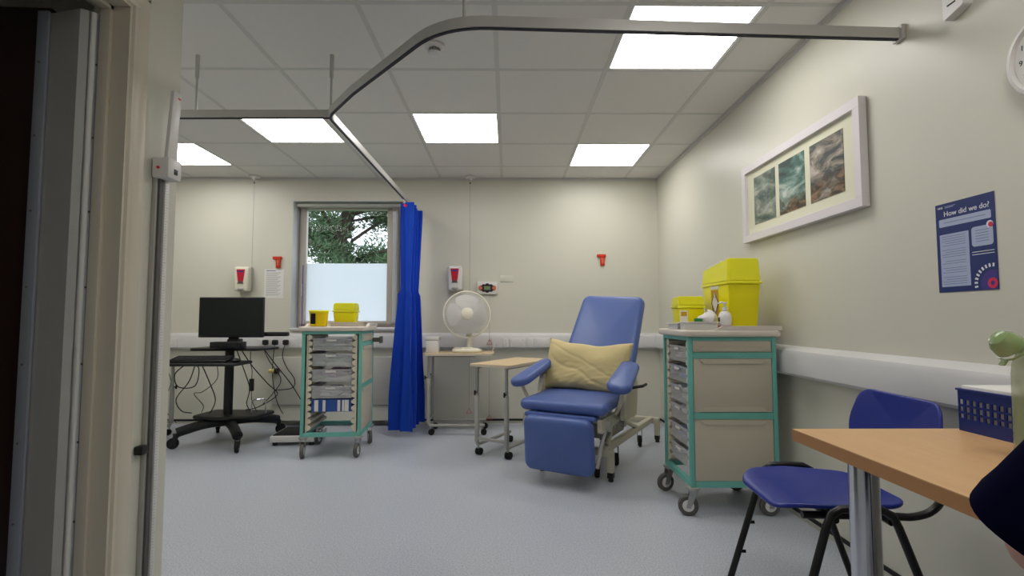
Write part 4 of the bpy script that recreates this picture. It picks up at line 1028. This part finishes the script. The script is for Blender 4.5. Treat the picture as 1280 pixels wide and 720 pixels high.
MB().box((0, 0, .011), (.43, .15, .016), .004, mtx=Matrix.Translation((0, 0, .012)) @ Matrix.Rotation(R(11), 4, 'X')).build('keyboard_base', 'black', t)
mb = MB()
for r_ in range(5):
    for c_ in range(18): mb.box((-.195 + c_ * .023, -.056 + r_ * .026, .024 + r_ * .0050), (.018, .019, .006), .0015, seg=1)
mb.build('keys', 'keycap', t)
t = thing('computer_mouse', 'black computer mouse at the right end of cart shelf', 'mouse', (-2.09, 3.98, .6635))
mb = MB(); mb.sph((0, 0, .014), (.028, .045, .016)); mb.build('shell', 'black', t); MB().cyl((0, -.02, .026), (.0, -.012, .032), .005, seg=10).build('scroll_wheel', 'grey_rubber', t)

# cables and plugs
def cable(pts, label, r=.0042, m='black', plug=None):
    t = thing('power_cable', label, 'cable', pts[-1], group='cables around the computer cart')
    o = Vector(pts[-1]); P = [Vector(p_) - o for p_ in pts]
    MB().tube(P, r, seg=6, smooth=8).build('lead', m, t)
    if plug:
        MB().box((0, -.0, .005), (.05, .045, .05), .012).build('plug', plug, t)
    return t
PYp = YB - .097
cable([(-2.12, 4.50, .26), (-2.08, 4.6, .34), (-2.06, 4.7, .45), (-2.2, 4.78, .60), (-2.27, 4.82, .70), (-2.28, PYp, .77)], 'black cable with round plug, left one of two beside cart', plug='black')
cable([(-1.99, 4.60, .16), (-2.1, 4.72, .25), (-2.17, 4.78, .45), (-2.18, 4.8, .62), (-2.19, PYp, .77)], 'black cable with round plug, right one of two beside cart', plug='black')
cable([(-2.14, 4.78, .34), (-1.99, 4.78, .36), (-1.97, 4.78, .44), (-2.05, 4.79, .55), (-2.09, 4.79, .66), (-2.09, PYp, .77)], 'black cable looping below a square plug near the trolley', plug='black')
cable([(-1.73, 4.55, .20), (-1.75, 4.7, .5), (-1.74, 4.82, .85), (-1.77, 4.88, .9)], 'thin dark cable hanging beside left post of trolley', r=.0032)
cable([(-2.52, 4.05, .64), (-2.62, 4.08, .56), (-2.60, 4.10, .46), (-2.46, 4.08, .47), (-2.42, 4.06, .60), (-2.45, 4.05, .64)], 'black cable coiled in a loop under keyboard shelf')
cable([(-2.45, 4.06, .64), (-2.52, 4.10, .50), (-2.64, 4.14, .36), (-2.62, 4.18, .26), (-2.56, 4.22, .235)], 'long black cable drooping from keyboard shelf to cart base')
cable([(-2.40, 4.06, .64), (-2.36, 4.10, .50), (-2.33, 4.14, .36), (-2.38, 4.18, .26), (-2.42, 4.22, .235)], 'black cable curving down left of the cart column')
cable([(-2.28, 4.06, .64), (-2.30, 4.1, .52), (-2.42, 4.12, .42), (-2.50, 4.14, .40), (-2.46, 4.2, .3), (-2.50, 4.25, .235)], 'thin black cable crossing left of cart column', r=.003)
cable([(-2.16, 4.2, .735), (-2.12, 4.3, .60), (-2.04, 4.40, .45), (-2.0, 4.5, .34), (-2.12, 4.42, .25), (-2.20, 4.36, .235)], 'black cable bowing out right of the cart column')
cable([(-2.20, 4.2, .735), (-2.16, 4.26, .55), (-2.13, 4.28, .42), (-2.16, 4.30, .30), (-2.13, 4.30, .235)], 'black cable falling close right of the cart column')
cable([(-2.0, 4.25, .74), (-1.97, 4.4, .60), (-1.90, 4.55, .42), (-1.83, 4.66, .22), (-1.80, 4.68, .10)], 'black cable slanting down to the scales')
cable([(-3.0, 4.5, .64), (-2.92, 4.5, .45), (-2.98, 4.5, .25), (-2.86, 4.5, .1)], 'thin cable hanging at far left by the table post', r=.003)
t = thing('power_adapter', 'black power adapter brick hanging from its lead by column', 'power adapter', (-2.085, 4.22, .46))
MB().box((0, 0, 0), (.032, .03, .10), .006).build('brick', 'black', t)
MB().tube([(0, 0, .05), (.0, .0, .12), (-.02, .01, .18), (-.02, .01, .270)], .003, seg=6, smooth=4).tube([(0, 0, -.05), (.005, 0, -.12), (.03, .02, -.20), (.02, .05, -.225)], .003, seg=6, smooth=4).build('lead', 'black', t)
t = thing('cable_connector', 'pale yellow and black connector on cable below plugs', 'connector', (-2.16, 4.795, .515))
MB().cyl((-.05, 0, 0), (.0, 0, 0), .020).build('socket_body', 'amber', t); MB().box((.02, 0, 0), (.04, .045, .05), .008).build('plug_body', 'black', t)

t = thing('floor_scales', 'white and black floor scales behind the left trolley', 'scales', (-1.71, 4.28, 0), R(4))
MB().box((0, 0, .052), (.34, .36, .05), .006).build('body', 'white', t); MB().box((0, 0, .079), (.31, .33, .006), .002).build('rubber_mat', 'black_matt', t)
mb = MB()
for sx in (-1, 1):
    for sy in (-1, 1): mb.cyl((sx * .14, sy * .15, 0), (sx * .14, sy * .15, .028), .018)
mb.build('feet', 'black', t)

# ---------------------------------------------------------------- polypropylene chair
def poly_chair(label, loc, rz):
    # local: faces -y ; origin at floor under seat centre
    t = thing('stacking_chair', label, 'chair', loc, rz, 'blue plastic stacking chairs')
    def seatw(c):
        x, y, z = c
        z += .035 * (abs(x) / .22) ** 2.5 * .55 - .02 * (1 - (x / .22) ** 2) * 0 - .028 * max(0, (-y - .12) / .1) ** 2 + .012 * max(0, (y - .1) / .1) ** 2
        return Vector((x, y, z))
    mb = MB(); mb.slab(rpoly([(-.175, -.195), (.175, -.195), (.203, -.02), (.165, .185), (-.165, .185), (-.203, -.02)], [.09, .09, .1, .08, .08, .1]), .014, .006, mtx=Matrix.Translation((0, 0, .444)), nring=9, warp=seatw)
    mb.build('seat', 'blue_poly', t)
    def bw(c):
        x, y, z = c; return Vector((x, y, z + .035 * (x / .22) ** 2))
    mb = MB(); mb.slab(rpoly([(-.200, -.108), (.200, -.108), (.218, .0), (.186, .115), (-.186, .115), (-.218, .0)], [.05, .05, .15, .06, .06, .15]), .012, .0055, nring=9, warp=bw, mtx=Matrix.Translation((0, .266, .636)) @ Matrix.Rotation(R(80), 4, 'X'))
    mb.build('backrest', 'blue_poly', t)
    for s in (-1, 1):
        x = s * .221
        MB().tube([(x * 1.05, -.215, .012), (x, -.09, .415), (x, -.075, .447), (x, -.05, .462), (x, .0, .464), (x, .06, .462), (x, .09, .447), (x, .105, .415), (x * 1.05, .245, .012)], .0115, seg=12).build('side_frame', 'frame_black', t)
        for yy in (-.215, .245): MB().cyl((x * 1.05, yy, 0), (x * 1.05, yy, .022), .016, seg=14).build('foot', 'black_matt', t)
        for k, f in enumerate((.35, .62)): MB().cyl((x * 1.02, -.215 + .125 * f, .012 + .388 * f), (x * 1.02 - s * .0, -.215 + .125 * f + .022, .012 + .388 * f), .006, seg=8).build('stacking_stud', 'black_matt', t)
        xr = s * .165
        MB().tube([(xr, -.13, .425), (xr, .12, .425), (xr, .18, .425), (xr, .230, .44), (xr, .262, .475), (xr, .268, .53), (xr, .280, .61)], .011, seg=12, smooth=5).build('back_upright', 'frame_black', t)
    MB().tube([(-.215, -.06, .428), (.215, -.06, .428)], .009, seg=10).tube([(-.215, .09, .425), (.215, .09, .425)], .009, seg=10).build('cross_tube', 'frame_black', t)
    MB().tube([(-.218, -.205, .05), (-.218, .23, .05)], .0065, seg=8).tube([(.218, -.205, .05), (.218, .23, .05)], .0065, seg=8).build('stretcher', 'frame_black', t)
    return t
poly_chair('blue plastic stacking chair with black legs tucked behind the desk corner', (1.005, 1.69, 0), R(-94))
poly_chair('blue plastic stacking chair under the seated person, outside the photo', (.50, .13, 0), R(90))

# ---------------------------------------------------------------- desk
dk = thing('desk', 'beech laminate desk with chrome tube legs at the right', 'desk', (1.045, .50, 0), R(0))
MB().b2(-.350, .350, -.72, .765, .703, .7285).build('edge_board', 'beech_edge', dk)
MB().b2(-.350, .350, -.72, .765, .7285, .7305).build('desk_top', 'beech', dk)
for x in (-.275, .275):
    for y in (-.60, .625):
        lg = MB().cyl((x, y, .012), (x, y, .70), .029, seg=32).build('leg', 'chrome', dk)
        MB().cyl((x, y, 0), (x, y, .012), .026).build('foot', 'black', lg)
mb = MB(); mb.b2(-.24, .24, -.61, -.59, .65, .702).b2(-.24, .24, .61, .63, .66, .702); mb.build('under_frame', 'greymetal', dk)

# basket: slotted walls
bk = thing('slotted_basket', 'blue plastic basket with slotted sides on the desk', 'basket', (1.205, 1.115, .7305), 0)
def wall_slots(mb, L, Hh, th, mtx):
    cols = max(3, int(L / .0165)); cw = L / cols; rows = [(.030, .041), (.046, .058), (.063, .075)]
    zs = [0] + [v for r_ in rows for v in r_] + [Hh]
    for i in range(0, len(zs) - 1, 2): mb.b2(-L / 2, L / 2, -th / 2, th / 2, zs[i], zs[i + 1], mtx=mtx)
    for a, b in rows:
        for c_ in range(cols + 1):
            xc = -L / 2 + c_ * cw; mb.b2(max(-L / 2, xc - cw * .2), min(L / 2, xc + cw * .2), -th / 2, th / 2, a, b, mtx=mtx)
mb = MB()
LY_, LX_ = .27, .22
for s in (-1, 1):
    wall_slots(mb, LY_, .098, .003, Matrix.Translation((s * LX_ / 2, 0, 0)) @ Matrix.Rotation(PI / 2, 4, 'Z'))
    wall_slots(mb, LX_, .098, .003, Matrix.Translation((0, s * LY_ / 2, 0)))
mb.b2(-LX_ / 2, LX_ / 2, -LY_ / 2, LY_ / 2, 0, .004)
mb.build('basket_body', 'blue_basket', bk)
mb = MB()
for s in (-1, 1): mb.b2(s * LX_ / 2 - .004, s * LX_ / 2 + .004, -LY_ / 2 - .004, LY_ / 2 + .004, .096, .101, .001).b2(-LX_ / 2, LX_ / 2, s * LY_ / 2 - .004, s * LY_ / 2 + .004, .096, .101, .001)
mb.build('basket_rim', 'blue_basket', bk)
t = thing('tissue_carton', 'white paper packs stored inside the blue basket', 'paper pack', (1.212, 1.127, .7350))
MB().box((-.008, -.005, .052), (.206, .256, .103), .004).build('pack', 'paper', t); MB().box((.0, 0, .1045), (.12, .05, .002), .001).build('slit', 'label', t)
# bottle with flip lid
bt = thing('water_bottle', 'translucent drinking bottle with green flip lid beside the basket', 'bottle', (1.012, .985, .7305))
MB().lathe([(.028, 0), (.034, .006), (.034, .03), (.033, .16), (.031, .180), (.025, .198), (.024, .205)], seg=32).build('body', 'bottleclear', bt)
MB().lathe([(.0265, .202), (.0275, .205), (.0275, .222), (.024, .228), (.010, .230), (.010, .242), (.008, .244)], seg=32).build('collar', 'greenclear', bt)
mt = Matrix.Translation((-.028, 0, .230)) @ Matrix.Rotation(R(-52), 4, 'Y')
mb = MB(); mb.lathe([(.004, .036), (.016, .033), (.024, .020), (.026, .004), (.023, .004), (.021, .018), (.012, .028), (.003, .031)], seg=28, mtx=mt @ Matrix.Translation((-.022, 0, 0))); mb.build('flip_lid', 'greenclear', bt)
mb = MB(); mb.tube([(.0265 * math.cos(a / 12 * PI * 2) - .022, .0265 * math.sin(a / 12 * PI * 2), -.004) for a in range(12)], .0022, seg=6, closed=True, mtx=mt); mb.box((-.055, 0, -.004), (.012, .012, .004), .001, mtx=mt); mb.build('lid_rim', 'green' if 0 else 'greenclear', bt)

# ---------------------------------------------------------------- seated person (mostly outside the frame)
def skin_obj(name, joints, edges, m, parent, sub=2, root=0):
    me = bpy.data.meshes.new(name); me.from_pydata([j[0] for j in joints], edges, []); me.materials.append(M[m])
    o = bpy.data.objects.new(name, me); COL.objects.link(o); o.parent = parent
    sk = o.modifiers.new('skin', 'SKIN'); sk.use_smooth_shade = True
    for i, j in enumerate(joints):
        r = j[1] if hasattr(j[1], '__len__') else (j[1], j[1]); me.skin_vertices[0].data[i].radius = r
        me.skin_vertices[0].data[i].use_root = (i == root)
    s = o.modifiers.new('sub', 'SUBSURF'); s.levels = sub; s.render_levels = sub
    return o
pe = thing('person', 'seated person in navy short-sleeved top, arm resting on the desk', 'person')
# faces +x. left arm is on +y side
hip = Vector((.50, .18, .53))
Eb = Vector((.604, .600, .728)); Sh = Vector((.595, .385, 1.00)); Wr = Vector((.865, .70, .775))
J = [((.50, .18, .54), (.12, .15)), ((.505, .18, .68), (.10, .13)), ((.515, .18, .86), (.105, .15)), ((.53, .18, 1.00), (.075, .11)), ((.545, .18, 1.09), .052), ((.56, .18, 1.14), .05),
     ((.575, .18, 1.21), (.085, .072)), ((.575, .18, 1.30), (.085, .072)),
     ((.56, .33, 1.02), .055), (tuple(Sh), .05), (tuple(Sh.lerp(Eb, .5)), .042), (tuple(Eb), .036), (tuple(Eb.lerp(Wr, .35)), .035), (tuple(Wr), .023),
     ((.54, .03, 1.02), .055), ((.55, -.03, .99), .05), ((.58, -.06, .86), .042), ((.62, -.06, .765), .036), ((.74, -.02, .785), .035), ((.86, .05, .775), .023),
     ((.53, .27, .54), .085), ((.75, .28, .54), .075), ((.95, .28, .52), .055), ((.96, .28, .30), .05), ((.93, .28, .10), .036), ((.95, .28, .05), .038), ((1.08, .28, .03), .03),
     ((.53, .09, .54), .085), ((.75, .08, .54), .075), ((.95, .08, .52), .055), ((.96, .08, .30), .05), ((.93, .08, .10), .036), ((.95, .08, .05), .038), ((1.08, .08, .03), .03)]
Eg = [(0, 1), (1, 2), (2, 3), (3, 4), (4, 5), (5, 6), (6, 7), (3, 8), (8, 9), (9, 10), (10, 11), (11, 12), (12, 13), (3, 14), (14, 15), (15, 16), (16, 17), (17, 18), (18, 19),
      (0, 20), (20, 21), (21, 22), (22, 23), (23, 24), (24, 25), (25, 26), (0, 27), (27, 28), (28, 29), (29, 30), (30, 31), (31, 32), (32, 33)]
# hands: palm and fingers continue from the wrists in the same mesh
def add_hand(w, d, side):
    d = Vector(d).normalized(); up = Vector((0, 0, 1)); sd = d.cross(up).normalized() * side
    b = Vector(J[w][0]); n0 = len(J); J.append((tuple(b + d * .05), (.022, .014))); Eg.append((w, n0))
    for k, (off, L_) in enumerate(((-.027, .062), (-.009, .072), (.009, .068), (.026, .052))):
        i = len(J); k0 = b + d * .088 + sd * off; J.append((tuple(k0), .0095)); Eg.append((n0, i))
        J.append((tuple(k0 + d * L_ * .5 + Vector((0, 0, .004))), .0085)); Eg.append((i, i + 1)); J.append((tuple(k0 + d * L_ + Vector((0, 0, -.010))), .007)); Eg.append((i + 1, i + 2))
    i = len(J); J.append((tuple(b + d * .04 - sd * .035), .011)); Eg.append((n0, i)); J.append((tuple(b + d * .075 - sd * .055), .0085)); Eg.append((i, i + 1))
add_hand(13, (1, .35, -.02), 1); add_hand(19, (1, .25, -.02), -1)
skin_obj('body', J, Eg, 'skin', pe)
# tunic over torso and upper arms, trousers over legs
Tj = [((.50, .18, .50), (.15, .185)), ((.505, .18, .68), (.125, .155)), ((.515, .18, .86), (.13, .175)), ((.53, .18, 1.00), (.095, .13)), ((.545, .18, 1.06), .07),
      ((.57, .33, 1.015), .07), (tuple(Sh + Vector((0, .01, -.01))), .066), ((.54, .03, 1.015), .07), ((.55, -.04, .98), .066)]
def sleeve(a, b, r0, r1):
    q = (b - a).to_track_quat('Z', 'Y').to_matrix().to_4x4(); L_ = (b - a).length; m = MB()
    def f(u, v):
        t_ = u * 2 * PI; r = (r0 + (r1 - r0) * v) * (1 + .05 * v * math.sin(3 * t_ + 1) + .03 * math.sin(5 * t_ + 6 * v)) * (1 if v > .12 else .75 + 2 * v)
        return a + (q @ Vector((r * math.cos(t_), r * math.sin(t_), v * L_)).to_4d()).to_3d()
    m.grid(48, 16, f, closed=True); bmesh.ops.solidify(m.bm, geom=m.bm.faces[:], thickness=.002); return m.build('sleeve', 'navy', pe, smooth=80)
sleeve(Vector((.630, .36, 1.04)), Vector((.597, .590, .768)), .062, .062)
sleeve(Vector((.55, -.02, 1.02)), Vector((.612, -.058, .80)), .066, .074)
skin_obj('tunic', Tj, [(0, 1), (1, 2), (2, 3), (3, 4), (3, 5), (5, 6), (3, 7), (7, 8)], 'navy', pe)
Pj = [((.50, .18, .54), (.14, .17)), ((.54, .27, .545), .10), ((.75, .28, .545), .088), ((.965, .28, .52), .070), ((.965, .28, .30), .066), ((.94, .28, .11), .055),
      ((.54, .09, .545), .10), ((.75, .08, .545), .088), ((.965, .08, .52), .070), ((.965, .08, .30), .066), ((.94, .08, .11), .055)]
skin_obj('trousers', Pj, [(0, 1), (1, 2), (2, 3), (3, 4), (4, 5), (0, 6), (6, 7), (7, 8), (8, 9), (9, 10)], 'navy', pe)
hm = MB(); hm.sph((.555, .18, 1.275), (.098, .088, .105)); hm.sph((.50, .18, 1.22), (.06, .08, .11)); hm.build('hair', 'hair', pe)
fm = MB(); fm.sph((.665, .18, 1.225), (.014, .010, .02)); 
fm.sph((.575, .255, 1.23), (.016, .008, .026)); fm.sph((.575, .105, 1.23), (.016, .008, .026)); fm.build('nose_and_ears', 'skin', pe)
em = MB(); em.sph((.648, .205, 1.25), (.01, .012, .007)); em.sph((.648, .155, 1.25), (.01, .012, .007)); em.build('eyes', 'label_dk', pe)
MB().sph((.652, .18, 1.19), (.008, .022, .006)).build('mouth', 'pinklabel', pe)

# ---------------------------------------------------------------- light, world, camera
wd = bpy.data.worlds.new('sky'); bpy.context.scene.world = wd; wd.use_nodes = True
bg = wd.node_tree.nodes['Background']; bg.inputs['Color'].default_value = (.86, .92, 1.0, 1); bg.inputs['Strength'].default_value = 2.3
cam = bpy.data.cameras.new('camera'); co = bpy.data.objects.new('camera', cam); COL.objects.link(co)
cam.sensor_width = 36; cam.lens = 18.0; cam.clip_start = .02; cam.clip_end = 200
pit = math.atan(38 / 640); yaw = math.atan(5 / 640)
co.location = (0, 0, 1.0); co.rotation_euler = (PI / 2 + pit, 0, -yaw)
sc = bpy.context.scene; sc.camera = co
sc.view_settings.view_transform = 'Standard'; sc.view_settings.look = 'None'; sc.view_settings.gamma = 1; sc.view_settings.use_curve_mapping = False
sc.view_settings.exposure = 0.1
